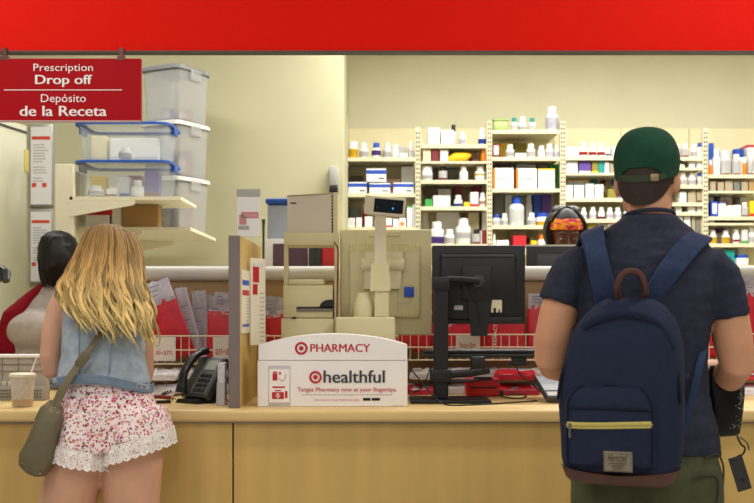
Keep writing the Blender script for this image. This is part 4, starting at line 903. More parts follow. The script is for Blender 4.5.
# bags lying on the worktop under the baskets
def flat_bag(px, Y, wpx, d, z, rz, m, label, sheet=True):
    w_ = wpx / FOC * Y
    t = thing('prescription_bag', label, 'paper bag', (X(px, Y), Y, z), R(rz), group='bags lying under the baskets')
    q = B(); rs = []
    for f_, k, hh in ((-.5, .95, .004), (-.46, 1, .014), (0, 1, .02), (.4, 1, .014), (.5, .98, .003)):
        rs.append(ering(V((0, d * f_, hh)), V((w_ / 2 * k, 0, 0)), V((0, 0, hh)), 20, 4))
    skin_rings(q, rs); bmesh.ops.subdivide_edges(q, edges=q.edges[:], cuts=1); sd = random.random() * 90
    for v in q.verts:
        if v.co.z > .01: v.co.z += .012 * noise.noise(V((v.co.x * 20 + sd, v.co.y * 20, sd)))
    add('bag_paper', q, m, t, world=False, smooth=50)
    if sheet:
        q = B(); box2(q, (-w_ * .4, -d * .515, .012), (w_ * .35, -d * .1, .0), 0); q.free()
        q = B(); n = 8
        a = [V((-w_ * .4 + w_ * .8 * i / n, -d * .49, .022)) for i in range(n + 1)]
        b = [V((-w_ * .42 + w_ * .84 * i / n, d * .2, .045 + .012 * noise.noise(V((i * .7 + sd, 1, 1))))) for i in range(n + 1)]
        skin_rings(q, [a, b], caps=False, closed=False); bmesh.ops.solidify(q, geom=q.faces[:], thickness=.003)
        add('receipt_sheet', q, LAV if m is RED else WHITEP, t, world=False)
fl = [(150, 4.72, 34, .2, 10, LAV, 'lavender packet lying under the basket beside the blonde woman'), (182, 4.76, 36, .2, -8, LAV, 'lavender packet lying under the basket beside the phone base'),
      (212, 4.74, 34, .2, 5, LAV, 'lavender packet lying behind the phone handset'), (166, 4.62, 30, .12, -15, LAV, 'crumpled lavender packet lying in front, under the al-am card'),
      (424, 4.72, 36, .2, 8, RED, 'red bag lying under the basket beside the pole foot'), (452, 4.76, 36, .2, -6, LAV, 'lavender packet lying behind the monitor pole'),
      (514, 4.70, 44, .2, 4, RED, 'red bag with pale sheet lying beside the red case'), (545, 4.74, 36, .2, -10, LAV, 'lavender packet lying behind the signature pad'),
      (486, 4.78, 36, .16, 3, LAV, 'lavender packet lying behind the red case'), (745, 4.7, 40, .2, 5, LAV, 'lavender packet lying under the basket past the man elbow')]
for px, Y, wp, d, rz, m, l in fl:
    flat_bag(px, Y, wp, d, CT + .001, rz, m, l)
    flat_bag(px + random.uniform(-4, 4), Y + .02, wp * .92, d * .9, CT + .066, rz + random.uniform(-14, 14), LAV if random.random() < .6 else RED, 'loose packet heaped on ' + l.replace(' lying', '', 1))

# ---------------------------------------------------------------- desk phone, small holder, stapler, cup, terminal
Y = 4.22
c = P(189, 405, Y); c.z = CT
t = thing('desk_phone', 'black desk telephone with corded handset standing tilted on the counter', 'telephone', c, R(-40))
# local: x width, y depth (away), tilted face towards the viewer
tl = MX.Translation((0, .02, .02)) @ MX.Rotation(R(-36), 4, 'X')
def pb(name, a, b, bev, m, par=t):
    q = B(); box2(q, a, b, bev, 3); bmesh.ops.transform(q, matrix=tl, verts=q.verts[:]); return add(name, q, m, par, world=False)
bd = pb('phone_body', (-.075, -.012, 0), (.085, .025, .195), .01, CHAR)
pb('phone_face', (-.02, -.016, .012), (.078, -.01, .185), .004, mat('phone_face_grey', (84, 86, 88), .4), bd)
pb('phone_screen', (.0, -.019, .125), (.066, -.015, .172), .002, mat('phone_lcd', (150, 158, 150), .2), bd)
q = B()
for i in range(3):
    for j in range(4): box2(q, (.0 + i * .024, -.021, .02 + j * .023), (.018 + i * .024, -.014, .036 + j * .023), .002, 1)
bmesh.ops.transform(q, matrix=tl, verts=q.verts[:]); add('keypad_buttons', q, BLACK, bd, world=False)
q = B()
pts = [(-.05, -.028, .005), (-.05, -.04, .03), (-.052, -.058, .07), (-.052, -.062, .11), (-.05, -.055, .16), (-.05, -.035, .2), (-.05, -.02, .215)]
tube(q, spline([tl @ V(p) for p in pts], 5), [(.026, .016)] * 6 + [(.02, .012)] * 19 + [(.026, .016)] * 6, 14, side=(1, 0, 0), ex=3); add('handset', q, BLACK, t, world=False)
q = B(); prism(q, [(-.06, 0), (.07, 0), (.06, .016), (-.05, .016)], -.02, .15); add('phone_stand', q, BLACKM, t, world=False, smooth=0)
q = B(); tube(q, [(.02, .145, .008), (.02, .085, .11)], [(.05, .006)] * 2, 8, side=(1, 0, 0), ex=4); add('stand_leg', q, BLACKM, t, world=False)
q = B(); pts = []
for k in range(90):
    a = k * .9; u = k / 89; pts.append(V((-.08 - .1 * math.sin(u * 2.6), -.01 + .03 * u, .012 + .006 * math.sin(a) + .03 * u * u)) + V((.007 * math.cos(a), 0, 0)))
tube(q, pts, .0022, 5); add('coiled_cord', q, BLACKR, t, world=False)
a, b = P(217.5, 404, 4.2), P(228, 362, 4.2)
t = thing('leaflet_holder', 'small clear holder packed with pale leaflets against the divider', 'leaflet holder', ((a.x + b.x) / 2, 4.2, CT))
q = B(); prism(q, [(a.x + .01, CT), (b.x - .002, CT), (b.x - .002, b.z), (a.x + .014, b.z)], 4.12, 4.18); add('leaflets', q, LAV, t, smooth=0)
q = B(); prism(q, [(a.x + .007, CT), (b.x - .001, CT), (b.x - .001, CT + .09), (a.x + .01, CT + .09)], 4.112, 4.186); add('holder_tray', q, mat('clear_acrylic', (220, 222, 218), .1, alpha=.35), t, smooth=0)
c = V((X(157, 4.2), 4.2, CT))
t = thing('stapler', 'small black and red stapler lying beside the phone', 'stapler', c, R(25))
q = B(); box2(q, (-.055, -.012, 0), (.055, .012, .012), .004); add('stapler_base', q, BLACK, t, world=False)
q = B(); tube(q, [(-.055, 0, .02), (0, 0, .028), (.055, 0, .022)], [(.01, .008)] * 3, 10, side=(0, 1, 0), ex=3); add('stapler_arm', q, mat('dark_red_plastic', (130, 20, 26), .35), t, world=False)

Y = 4.06
c = V((X(22.5, Y), Y, CT)); hh = Z(376, Y) - CT
t = thing('drink_cup', 'clear plastic iced drink cup with cream lid and straw', 'cup', c)
q = B(); lathe(q, [(.036, 0), (.039, .004), (.047, hh), (.0455, hh), (.037, .006), (.001, .006)], n=28); add('cup_wall', q, mat('clear_cup_plastic', (232, 226, 214), .08, alpha=.32), t, world=False)
q = B(); lathe(q, [(.0375, .007), (.0392, .022), (.0397, .03), (.001, .03)], n=24); add('drink', q, mat('iced_coffee', (190, 142, 78), .2), t, world=False)
for k, (x, y, z) in enumerate(((-.014, -.012, .034), (.012, -.016, .032), (0, .012, .036), (.018, .01, .03))):
    q = B(); box(q, (x, y, z), (.02, .02, .018), .004, MX.Rotation(k * .8, 3, 'Z') @ MX.Rotation(.4, 3, 'X')); add('ice_cube', q, mat('ice', (226, 214, 190), .1, alpha=.6), t, world=False)
q = B(); lathe(q, [(.046, hh - .004), (.05, hh - .002), (.05, hh + .007), (.044, hh + .012), (.001, hh + .013)], n=28); add('cup_lid', q, mat('cream_lid', (232, 222, 196), .4), t, world=False)
q = B(); tube(q, [(-.01, 0, .03), (.03, .01, hh + .01), (.052, .012, hh + .075)], .0042, 8); add('straw', q, mat('pale_pink_straw', (236, 214, 208), .4), t, world=False)

Y = 4.36
t = thing('service_terminal', 'low grey service terminal with a white top edge beside the drink cup', 'terminal', (X(15, Y), Y, CT))
xa, xb = X(-40, Y), X(46, Y)
q = B(); prism(q, [(xa, CT), (xb, CT), (xb, Z(357, Y)), (xa, Z(357, Y))], Y, Y + .05); add('rear_shell', q, mat('warm_grey_plastic', (166, 158, 146), .5, var=.05), t, smooth=0)
q = B(); box2(q, (xa, Y - .006, Z(357.5, Y)), (xb, Y + .055, Z(354.5, Y)), .002); add('top_edge', q, WHITE, t)
q = B(); box2(q, (xa, Y - .03, CT), (xb, Y + .0, Z(386, Y)), .004); add('lower_housing', q, mat('mid_grey_plastic', (150, 146, 136), .5), t)
q = B()
for k in range(22):
    for j in range(3): box2(q, (xa + .1 + k * .0115, Y - .032, Z(397 - j * 3.2, Y)), (xa + .106 + k * .0115, Y - .028, Z(395.6 - j * 3.2, Y)))
add('speaker_holes', q, DKG, t, smooth=0)
q = B()
for px in (2, 18, 33): box2(q, (X(px, Y), Y - .003, Z(384, Y)), (X(px + .7, Y), Y + .002, Z(358, Y)))
for ya in (364, 371): box2(q, (xa, Y - .003, Z(ya + .6, Y)), (xb, Y + .002, Z(ya, Y)))
add('seams', q, mat('seam_grey', (124, 118, 108), .6), t, smooth=0)
q = B()
for px in (2, 8): box2(q, (X(px, Y), Y - .004, Z(386, Y)), (X(px + 4.5, Y), Y + .002, Z(381, Y)), .001)
add('port_keys', q, BEIGED, t)
Y = 4.5
t = thing('scanner_stand', 'black barcode scanner on a bent stand at the counter end', 'scanner', (X(-14, Y), Y, CT))
q = B(); lathe(q, [(.05, 0), (.05, .012), (.01, .02)], V((X(-14, Y), Y, CT)), 20); add('stand_foot', q, BLACK, t)
q = B(); tube(q, spline([V((X(-14, Y), Y, CT + .015)), P(-15, 350, Y), P(-13, 310, Y), P(-6, 286, Y)], 6), .008, 8); add('stand_neck', q, BLACK, t)
q = B(); tube(q, [P(-7, 290, Y), P(-4, 280, Y), P(1, 271, Y - .02), P(5, 274, Y - .05), P(6, 281, Y - .07)], [.012, .022, .03, .026, .016], 14); add('scanner_head', q, mat('black_green_plastic', (28, 36, 36), .35), t)

# second staff monitor in front of the worker with the headband
Y = 5.06
t = thing('staff_monitor', 'black monitor with pale top edge in front of the headband worker', 'monitor', (X(560, Y), Y, 1.06))
q = B(); box2(q, (X(526.8, Y), Y, Z(300, Y)), (X(612, Y), Y + .03, Z(245.5, Y)), .003); add('monitor_shell', q, BLACK, t)
q = B(); box2(q, (X(537, Y), Y - .004, Z(290, Y)), (X(602, Y), Y + .004, Z(254, Y)), .008); add('rear_housing', q, CHAR, t)
q = B(); box2(q, (X(526.8, Y), Y - .001, Z(246.3, Y)), (X(612, Y), Y + .031, Z(244.6, Y))); add('pale_edge', q, mat('pale_bezel', (206, 206, 200), .4), t, smooth=0)
q = B(); box2(q, (X(560, Y), Y + .03, 1.06), (X(578, Y), Y + .05, Z(290, Y))); box2(q, (X(545, Y), Y - .02, 1.061), (X(593, Y), Y + .14, 1.075), .004); add('monitor_foot', q, BLACK, t)
#PEOPLE#
# ---------------------------------------------------------------- people
def fabric(name, rgb, bump=.35, bscale=14, var=.12, vs=9, rough=.85):
    return mat(name, rgb, rough, 0, var, (vs, vs, vs), bump, bscale, spec=.2)
SKINM = mat('warm_skin', (206, 152, 118), .55, var=.05, scale=(14, 14, 14), spec=.3)
SKINW = mat('fair_skin', (216, 166, 138), .55, var=.05, scale=(14, 14, 14), spec=.3)
SKIND = mat('deep_brown_skin', (104, 66, 48), .5, var=.05, scale=(14, 14, 14), spec=.35)
LIPS = mat('lip_skin', (170, 98, 88), .5)
EYEW = mat('eye_white', (228, 224, 216), .2); IRIS = mat('dark_iris', (40, 28, 20), .15)
def head_prims(q, M):
    e = lambda c, r, rot=None: ell(q, c, r, M, rot=rot)
    e((0, -.014, .026), (.074, .096, .094)); e((0, .022, -.045), (.057, .068, .072)); e((0, .066, -.096), (.028, .024, .022))
    tube(q, [M @ V(p) for p in ((0, .085, .018), (0, .097, -.005), (0, .108, -.028), (0, .098, -.038))], [.007, .009, .013, .009], 10)
    for s in (-1, 1):
        e((s * .011, .094, -.034), (.009, .011, .008)); e((s * .031, .080, .030), (.024, .014, .008)); e((s * .036, .062, -.032), (.025, .026, .03))
        e((s * .056, .0, -.062), (.014, .03, .03))
        e((s * .078, -.008, -.006), (.008, .021, .034), MX.Rotation(s * R(-18), 3, 'Z')); e((s * .083, -.018, .006), (.006, .012, .022), MX.Rotation(s * R(-30), 3, 'Z')); e((s * .077, -.002, -.032), (.007, .010, .012))
    e((0, .087, -.064), (.024, .012, .006)); e((0, .085, -.074), (.021, .012, .0065))
def face_parts(par, M, look=0, hair=None, lid=None):
    for s in (-1, 1):
        q = B(); ell(q, (s * .031, .078, .008), (.0125, .0125, .0125), M); ey = add('eye', q, EYEW, par)
        q = B(); ell(q, (s * .031, .0865, .008 - look), (.0055, .0048, .0055), M); add('iris', q, IRIS, ey)
        if lid:
            q = B(); ell(q, (s * .031, .0785, .0125), (.0145, .0138, .011), M); add('eyelid', q, lid, ey)
        q = B(); tube(q, spline([M @ V((s * .014, .098, .027)), M @ V((s * .031, .096, .034)), M @ V((s * .05, .078, .028))], 4), [(.0045, .003)] * 9, 8); add('eyebrow', q, hair, par)
    q = B(); ell(q, (0, .0935, -.0635), (.02, .006, .0045), M); ell(q, (0, .0915, -.0735), (.018, .006, .0055), M); add('lips', q, LIPS if lid is None else mat('dark_lip_skin', (110, 58, 52), .5), par)
def hand(q, wrist, d, palm, thumb_side, s=1.0, curl=1.0, spread=.1):
    """five unequal fingers on a palm. d: direction of the hand, palm: palm normal, thumb_side: +1/-1 along d x palm"""
    w_, d, p = V(wrist), V(d).normalized(), V(palm); p = (p - d * p.dot(d)).normalized(); a = d.cross(p) * thumb_side
    tube(q, [w_ - d * .02 * s, w_ + d * .01 * s, w_ + d * .05 * s, w_ + d * .085 * s], [(.026 * s, .02 * s), (.028 * s, .019 * s), (.038 * s, .016 * s), (.038 * s, .013 * s)], 14, side=a, ex=2.6)
    for k, (off, L) in enumerate(((.028, .072), (.0095, .080), (-.0095, .075), (-.028, .060))):
        b = w_ + d * .078 * s + a * off * s; ang = curl * (.35 + .05 * k); pts = [b - d * .02 * s, b]; dirv = (d + a * off * spread * 8).normalized(); acc = 0
        for f_, aa in ((.44, .7), (.31, 1.0), (.25, .8)):
            acc += ang * aa; v = dirv * math.cos(acc) + p * math.sin(acc); pts.append(pts[-1] + v * L * f_ * s)
        tube(q, pts, [.0092 * s, .0095 * s, .0088 * s, .008 * s, .0062 * s], 10)
        ell(q, pts[-1], (.0062 * s,) * 3, u=8, v=6)
    b = w_ + d * .022 * s + a * .026 * s; pts = [b - a * .012 * s, b]; v = (d * .75 + a * .55 + p * .35).normalized(); pts.append(b + v * .036 * s); v2 = (d * .9 + a * .12 + p * .5 * curl).normalized(); pts.append(pts[-1] + v2 * .03 * s); pts.append(pts[-1] + (v2 + p * .3).normalized() * .022 * s)
    tube(q, pts, [.013 * s, .0125 * s, .0105 * s, .0095 * s, .007 * s], 10); ell(q, pts[-1], (.007 * s,) * 3, u=8, v=6)
def shoe(q, c, yaw):
    rt = MX.Translation(V(c)) @ MX.Rotation(yaw, 4, 'Z')
    tube(q, [rt @ V(p) for p in ((0, -.07, .045), (0, -.03, .055), (0, .05, .045), (0, .13, .032), (0, .185, .025))], [(.034, .045), (.04, .055), (.043, .045), (.046, .032), (.03, .022)], 16, side=(rt.to_3x3() @ V((1, 0, 0))), ex=2.8)
def hrings(q, rows, n=36):
    """rows: (centre, half width vector, half depth vector, exponent)"""
    skin_rings(q, [ering(V(c), V(A), V(Bv), n, ex) for c, A, Bv, ex in rows])
def wrinkle(amp, sc, seed=0, stretch=(1, 1, 1)):
    def f(p, n_):
        s = V((p.x * sc * stretch[0] + seed, p.y * sc * stretch[1], p.z * sc * stretch[2]))
        return n_ * (amp * (noise.noise(s) + .5 * noise.noise(s * 2.3)))
    return f

# ---- the man with the backpack
YM = 2.98
XM = X(646, YM)
def mp(px, py, dy=0): return P(px, py, YM + dy) if dy == 0 else V((X(px, YM), YM + dy, Z(py, YM)))
man = thing('person', 'man in a navy t-shirt and dark green cap standing at the counter, backpack on', 'person', (XM, YM, 0))
HM = MX.Translation(V((X(649, YM), YM + .02, Z(179.5, YM)))) @ MX.Rotation(R(-25), 4, 'Z') @ MX.Rotation(R(2), 4, 'X')
q = B(); head_prims(q, HM)
for s_ in (-1, 1): ell(q, (s_ * .0835, -.012, -.012), (.009, .019, .034), HM, rot=MX.Rotation(s_ * R(-28), 3, 'Z'))
hc = V((X(648.5, YM), YM, Z(171, YM)))
tube(q, [mp(648, 190, .0), mp(648, 208, -.01), mp(648, 222, -.012), mp(647, 240, -.01)], [(.060, .062), (.060, .063), (.066, .066), (.10, .07)], 20, side=(1, 0, 0))
hrings(q, [(mp(645, 430), (.19, 0, 0), (0, .115, 0), 2.4), (mp(641, 380), (.172, 0, 0), (0, .105, 0), 2.4), (mp(642, 320), (.185, 0, 0), (0, .115, 0), 2.5), (mp(644, 270), (.195, 0, 0), (0, .11, 0), 2.4), (mp(646, 240), (.14, 0, 0), (0, .085, 0), 2.2)])
# arms
shl, ell_, wrl = mp(582, 274, .0), mp(551, 359, .01), mp(588, 378, .245)
tube(q, [shl, mp(567, 292, -.005), mp(558, 313, -.005), mp(552, 340, .0), ell_, mp(557, 365, .06), mp(570, 371, .14), wrl], [(.05, .055), (.052, .056), (.054, .056), (.050, .052), (.046, .048), (.047, .047), (.042, .040), (.028, .024)], 18, side=(1, .3, 0))
hand(q, wrl, V((.55, .8, .05)), V((.4, -.3, -.85)), -1, 1.0, 1.1)
shr, elr, wrr = mp(708, 276, .0), mp(733, 372, -.02), mp(718, 371, .225)
tube(q, [shr, mp(720, 295, -.012), mp(727, 318, -.015), mp(731, 345, -.022), mp(733.5, 366, -.025), mp(732.5, 377, .03), mp(727, 376, .12), wrr], [(.05, .055), (.053, .058), (.056, .058), (.055, .055), (.048, .05), (.050, .046), (.044, .04), (.029, .025)], 18, side=(1, .2, 0))
hand(q, wrr, V((-.55, .6, -.35)), V((-.5, -.3, -.8)), 1, 1.0, 1.3)
# legs under the trousers
for s, fx in ((-1, -.13), (1, .14)):
    tube(q, [V((XM + s * .09, YM, .9)), V((XM + s * .105, YM + .01, .7)), V((XM + s * .11, YM + .02, .48)), V((XM + fx, YM + .0, .28)), V((XM + fx, YM - .01, .06))], [(.085, .09), (.08, .085), (.058, .06), (.055, .058), (.04, .045)], 16, side=(1, 0, 0))
me = remesh(q, .0062, 5); mesh_obj('body', me, SKINM, man, smooth=80)
face_parts(man, HM, 0, mat('dark_brown_hair', (46, 32, 24), .7, var=.3, scale=(160, 160, 160)))
HAIRM = MATS['dark_brown_hair']
# cropped hair on the back and sides of the head
def cap_shell(q, M, c, r, az0, az1, e0, e1, na=40, ne=16, hole=None, thick=.004):
    rows = []
    for j in range(ne + 1):
        el = e0 + (e1 - e0) * j / ne; row = []
        for i in range(na + 1):
            az = az0 + (az1 - az0) * i / na
            row.append(q.verts.new(M @ V((c[0] + r[0] * math.cos(R(el)) * math.sin(R(az)), c[1] - r[1] * math.cos(R(el)) * math.cos(R(az)), c[2] + r[2] * math.sin(R(el))))))
        rows.append(row)
    fs = []
    for j in range(ne):
        for i in range(na):
            az = az0 + (az1 - az0) * (i + .5) / na; el = e0 + (e1 - e0) * (j + .5) / ne
            if hole and hole(az, el): continue
            fs.append(q.faces.new((rows[j][i], rows[j][i + 1], rows[j + 1][i + 1], rows[j + 1][i])))
    bmesh.ops.remove_doubles(q, verts=q.verts[:], dist=1e-5)
    loose = [v for v in q.verts if not v.link_faces]
    bmesh.ops.delete(q, geom=loose, context='VERTS')
    bmesh.ops.recalc_face_normals(q, faces=q.faces[:])
    bmesh.ops.solidify(q, geom=[f_ for f_ in q.faces], thickness=-thick)
def shell_fn(q, M, fn, az0, az1, na, ns, hole=None, thick=.004):
    rows = []
    for j in range(ns + 1):
        rows.append([q.verts.new(M @ V(fn(az0 + (az1 - az0) * i / na, j / ns))) for i in range(na + 1)])
    for j in range(ns):
        for i in range(na):
            if hole and hole(az0 + (az1 - az0) * (i + .5) / na, fn(az0 + (az1 - az0) * (i + .5) / na, (j + .5) / ns)[2]): continue
            q.faces.new((rows[j][i], rows[j][i + 1], rows[j + 1][i + 1], rows[j + 1][i]))
    bmesh.ops.remove_doubles(q, verts=q.verts[:], dist=1e-5)
    bmesh.ops.delete(q, geom=[v for v in q.verts if not v.link_faces], context='VERTS')
    bmesh.ops.recalc_face_normals(q, faces=q.faces[:]); bmesh.ops.solidify(q, geom=q.faces[:], thickness=-thick)
def hair_fn(az, t):
    b = -.076 + .060 * min(1, abs(az) / 70) ** 2.4
    z = b + (.06 - b) * t; k = 1 if z > .01 else 1 - .16 * ((.01 - z) / .11) ** 1.6
    rz = math.sqrt(max(.05, 1 - (max(0, z - .026) / .098) ** 2))
    return (.0755 * k * rz * math.sin(R(az)), -.014 - .0935 * k * rz * math.cos(R(az)), z)
q = B(); shell_fn(q, HM, hair_fn, -88, 88, 44, 20, thick=.005)
add('hair', q, HAIRM, man, smooth=70)
CAPG = mat('forest_green_cotton', (30, 70, 52), .9, var=.1, scale=(30, 30, 30), bump=.2, bscale=220, spec=.15)
CR = (.0895, .106, .096); CC = (0, -.008, .050)
def cap_edge(az):
    c = math.cos(R(az)); return .010 + (-.024 if c > 0 else .036) * abs(c) ** 1.2
def cap_fn(az, t):
    e0 = cap_edge(az)
    if t < .35:
        z = e0 + (CC[2] - e0) * t / .35; k = .955 + .045 * t / .35
        return (CR[0] * k * math.sin(R(az)), CC[1] - CR[1] * k * math.cos(R(az)), z)
    el = (t - .35) / .65 * math.pi / 2 * .999; c = math.cos(el) ** .72
    return (CR[0] * c * math.sin(R(az)), CC[1] - CR[1] * c * math.cos(R(az)), CC[2] + CR[2] * math.sin(el))
q = B(); shell_fn(q, HM, cap_fn, -180, 180, 120, 40, hole=lambda a, z: abs(a) < 40 and z < cap_edge(a) + .042 * max(0, 1 - (abs(a) / 40) ** 2.6) ** .5, thick=.003)
cp = add('cap', q, CAPG, man, smooth=70, label='dark green baseball cap')
q = B()
for k in range(6):
    az = 30 + 60 * k
    pts = [HM @ (V(cap_fn(az, t / 20)) * 1.008) for t in range(0 if abs(((az + 180) % 360) - 180) > 45 else 7, 20)]
    tube(q, pts, .0015, 5)
add('panel_seams', q, mat('forest_green_seam', (24, 58, 42), .9), cp)
q = B(); ell(q, (CC[0], CC[1], CC[2] + CR[2] + .001), (.009, .009, .005), HM); add('cap_button', q, mat('pale_button', (206, 204, 190), .6), cp)
q = B(); rows = []
for j in range(7):
    f_ = j / 6; row = []
    for i in range(17):
        u = -1 + i / 8; az = 180 + u * 74
        ext = .112 * f_ * max(0, 1 - (u * .97) ** 2) ** .30
        row.append(HM @ V((CR[0] * .97 * math.sin(R(az)) * (1 + .24 * f_ ** .7), CC[1] - CR[1] * .97 * math.cos(R(az)) + ext, .076 - .004 * f_ - .020 * u * u * (1 + f_ * .5))))
    rows.append(row)
skin_rings(q, rows, caps=False, closed=False); bmesh.ops.recalc_face_normals(q, faces=q.faces[:]); bmesh.ops.solidify(q, geom=q.faces[:], thickness=.004); add('brim', q, CAPG, cp, smooth=60)
q = B(); pts = [HM @ V((CR[0] * .985 * math.sin(R(a)), CC[1] - CR[1] * .985 * math.cos(R(a)), cap_edge(a) + .009)) for a in range(-48, 49, 6)]
tube(q, pts, [(.0095, .002)] * len(pts), 8, side=HM.to_3x3() @ V((0, 0, 1)), ex=4); add('back_strap', q, mat('cap_strap_green', (52, 66, 46), .9), cp)
q = B(); p = HM @ V((CR[0] * 1.0 * math.sin(R(26)), CC[1] - CR[1] * 1.0 * math.cos(R(26)), cap_edge(26) + .009)); box(q, p, (.023, .006, .02), .002, (MX.Rotation(R(8), 3, 'Z'))); add('strap_buckle', q, mat('dull_brass', (160, 140, 106), .4, metal=.3), cp)
# t-shirt
NAVY = fabric('navy_heather_cotton', (45, 49, 64), .3, 16, .14, 60)
q = B()
hrings(q, [(mp(645, 447, .0), (.212, 0, -.026), (0, .142, 0), 2.3), (mp(644, 425, .0), (.206, 0, -.012), (0, .137, 0), 2.4), (mp(641, 390, .0), (.188, 0, 0), (0, .122, 0), 2.4), (mp(641, 350, .0), (.186, 0, 0), (0, .122, 0), 2.5),
           (mp(642, 310, .0), (.198, 0, 0), (0, .128, 0), 2.5), (mp(643, 280, .0), (.212, 0, 0), (0, .128, 0), 2.4), (mp(645, 258, -.002), (.205, 0, 0), (0, .115, 0), 2.3), (mp(646, 243, -.004), (.175, 0, 0), (0, .098, 0), 2.2), (mp(647, 230, -.008), (.125, 0, 0), (0, .085, 0), 2), (mp(648, 220, -.012), (.083, 0, 0), (0, .078, 0), 2), (mp(648, 216, -.012), (.072, 0, 0), (0, .072, 0), 2)])
tube(q, [mp(604, 256, 0), mp(584, 264, 0), mp(571, 276, -.004), mp(564, 290, -.005), mp(559, 304, -.005)], [(.055, .075), (.06, .08), (.064, .076), (.064, .070), (.064, .069)], 20, side=(1, 0, .5))
tube(q, [mp(688, 256, 0), mp(706, 264, 0), mp(717, 278, -.008), mp(723, 298, -.012), mp(726, 318, -.014)], [(.055, .075), (.06, .08), (.064, .076), (.063, .070), (.062, .068)], 20, side=(1, 0, -.5))
w1, w2 = wrinkle(.005, 9, 3, (1, 1, .6)), wrinkle(.003, 26, 8, (.5, .5, 1.4))
me = remesh(q, .0075, 6, lambda p, n_: w1(p, n_) + w2(p, n_)); mesh_obj('t_shirt', me, NAVY, man, smooth=80, )
q = B(); n = 40
tube(q, [V((X(648, YM) + .071 * math.cos(2 * math.pi * i / n), YM - .012 + .071 * math.sin(2 * math.pi * i / n), Z(216.5, YM) + .012 * math.sin(2 * math.pi * i / n) * -1 )) for i in range(n + 1)], [(.006, .003)] * (n + 1), 8, side=(0, 0, 1)); add('collar', q, fabric('navy_collar_rib', (44, 48, 64)), man)
# trousers and shoes
OLV = fabric('dark_olive_twill', (74, 80, 56), .3, 18, .1, 30)
q = B()
hrings(q, [(mp(645, 500, -.005), (.215, 0, 0), (0, .145, 0), 2.6), (mp(645, 470, -.005), (.212, 0, 0), (0, .145, 0), 2.5), (mp(645, 445, 0), (.196, 0, 0), (0, .126, 0), 2.4), (mp(645, 425, 0), (.18, 0, 0), (0, .108, 0), 2.4)])
for s, fx in ((-1, -.13), (1, .14)):
    tube(q, [V((XM + s * .095, YM - .003, .84)), V((XM + s * .105, YM, .72)), V((XM + s * .11, YM + .02, .5)), V((XM + fx, YM, .3)), V((XM + fx, YM - .015, .075))], [(.115, .14), (.112, .125), (.088, .092), (.08, .085), (.068, .075)], 20, side=(1, 0, 0))
w3 = wrinkle(.006, 8, 5)
me = remesh(q, .009, 5, w3); tr = mesh_obj('trousers', me, OLV, man, smooth=80)
q = B(); tube(q, spline([mp(690, 452, -.135), mp(704, 449, -.115), mp(714, 462, -.08), mp(716, 482, -.06)], 5), .003, 6); tube(q, spline([mp(676, 470, -.15), mp(690, 468, -.14), mp(704, 472, -.115), mp(703, 495, -.12), mp(690, 502, -.145)], 5), .0025, 6); add('pocket_seams', q, fabric('olive_seam', (52, 56, 40)), tr)
for s, fx in ((-1, -.13), (1, .14)):
    q = B(); shoe(q, (XM + fx, YM - .02, 0), s * -.12); add('shoe', q, mat('brown_leather_shoe', (70, 48, 36), .5), man)

# ---- backpack worn by the man
yaw = R(-20)
PZ0, PZ1 = Z(484, 2.74), Z(299, 2.74)
pc = V((X(620, 2.80), 2.79, PZ0))
bp = thing('backpack', 'navy backpack with brown leather base and yellow front zip on the man', 'backpack', pc, yaw)
NV2 = fabric('navy_canvas', (33, 41, 62), .25, 20, .08, 120)
LEA = mat('brown_leather', (76, 43, 30), .55, var=.2, scale=(30, 30, 30), bump=.15, bscale=80)
H = PZ1 - PZ0
KW = 1.07
prof = [(0, .118, .052, -.005), (.02, .135, .068, 0), (.06, .146, .078, 0), (.2, .152, .084, 0), (.30, .149, .084, 0), (.36, .140, .081, .002), (.40, .129, .076, .006), (.44, .113, .066, .012), (.472, .09, .05, .02), (.492, .06, .03, .026)]
k_ = H / .492
q = B()
hrings(q, [(V((.022 * max(0, (z - .24) / .25), d, z * k_)), V((a * KW, 0, 0)), V((0, b, 0)), 3.6) for z, a, b, d in prof], 56)
bmesh.ops.subdivide_edges(q, edges=[e for e in q.edges], cuts=1, use_grid_fill=True)
w4, w5 = wrinkle(.005, 9, 21), wrinkle(.0025, 24, 4)
q.normal_update()
for v in q.verts: v.co += w4(v.co.copy(), v.normal) + w5(v.co.copy(), v.normal)
add('pack_body', q, NV2, bp, world=False, smooth=80)
q = B()
hrings(q, [(V((0, d, z * k_)), V((a, 0, 0)), V((0, b, 0)), 3.6) for z, a, b, d in ((-.004, .122, .05, -.005), (0, .132, .06, -.003), (.010, .143, .069, 0), (.020, .153, .076, 0), (.024, .1548, .0768, 0))], 56)
# scalloped upper edge of leather
for v in q.verts:
    if v.co.z > .019 * k_: v.co.z += .016 * (abs(v.co.x) / .15) ** 1.5
add('leather_base', q, LEA, bp, world=False, smooth=80)
# front pocket: bulging panel
q = B()
def pk(z): return .108 if z < .19 else .108 - .5 * (z - .19) ** 1.5 * 8
rows = []
z0p, z1p = .055, .262
for j in range(15):
    f_ = j / 14; z = z0p + (z1p - z0p) * f_
    hw = .118 * (1 if f_ < .72 else math.sqrt(max(.0, 1 - ((f_ - .72) / .28) ** 2 * .55)))
    bul = .034 * (min(1, (1 - f_) / .12) ** .6) * (.75 + .25 * math.sin(math.pi * min(1, f_ * 1.2)))
    row = []
    for i in range(25):
        u = -1 + i / 12; fr = (1 - abs(u) ** 5)
        y = -.0815 - bul * (fr ** .5) * (1 - .12 * u * u) + .002
        row.append(V((-.018 + hw * u, y + .003 * noise.noise(V((u * 3, z * 22, 7))), z * k_)))
    rows.append(row)
back_ = [[V((p.x, -.06, p.z)) for p in r] for r in (rows[0], rows[-1])]
skin_rings(q, [back_[0]] + rows + [back_[1]], caps=False, closed=False)
fp = add('front_pocket', q, NV2, bp, world=False, smooth=80)
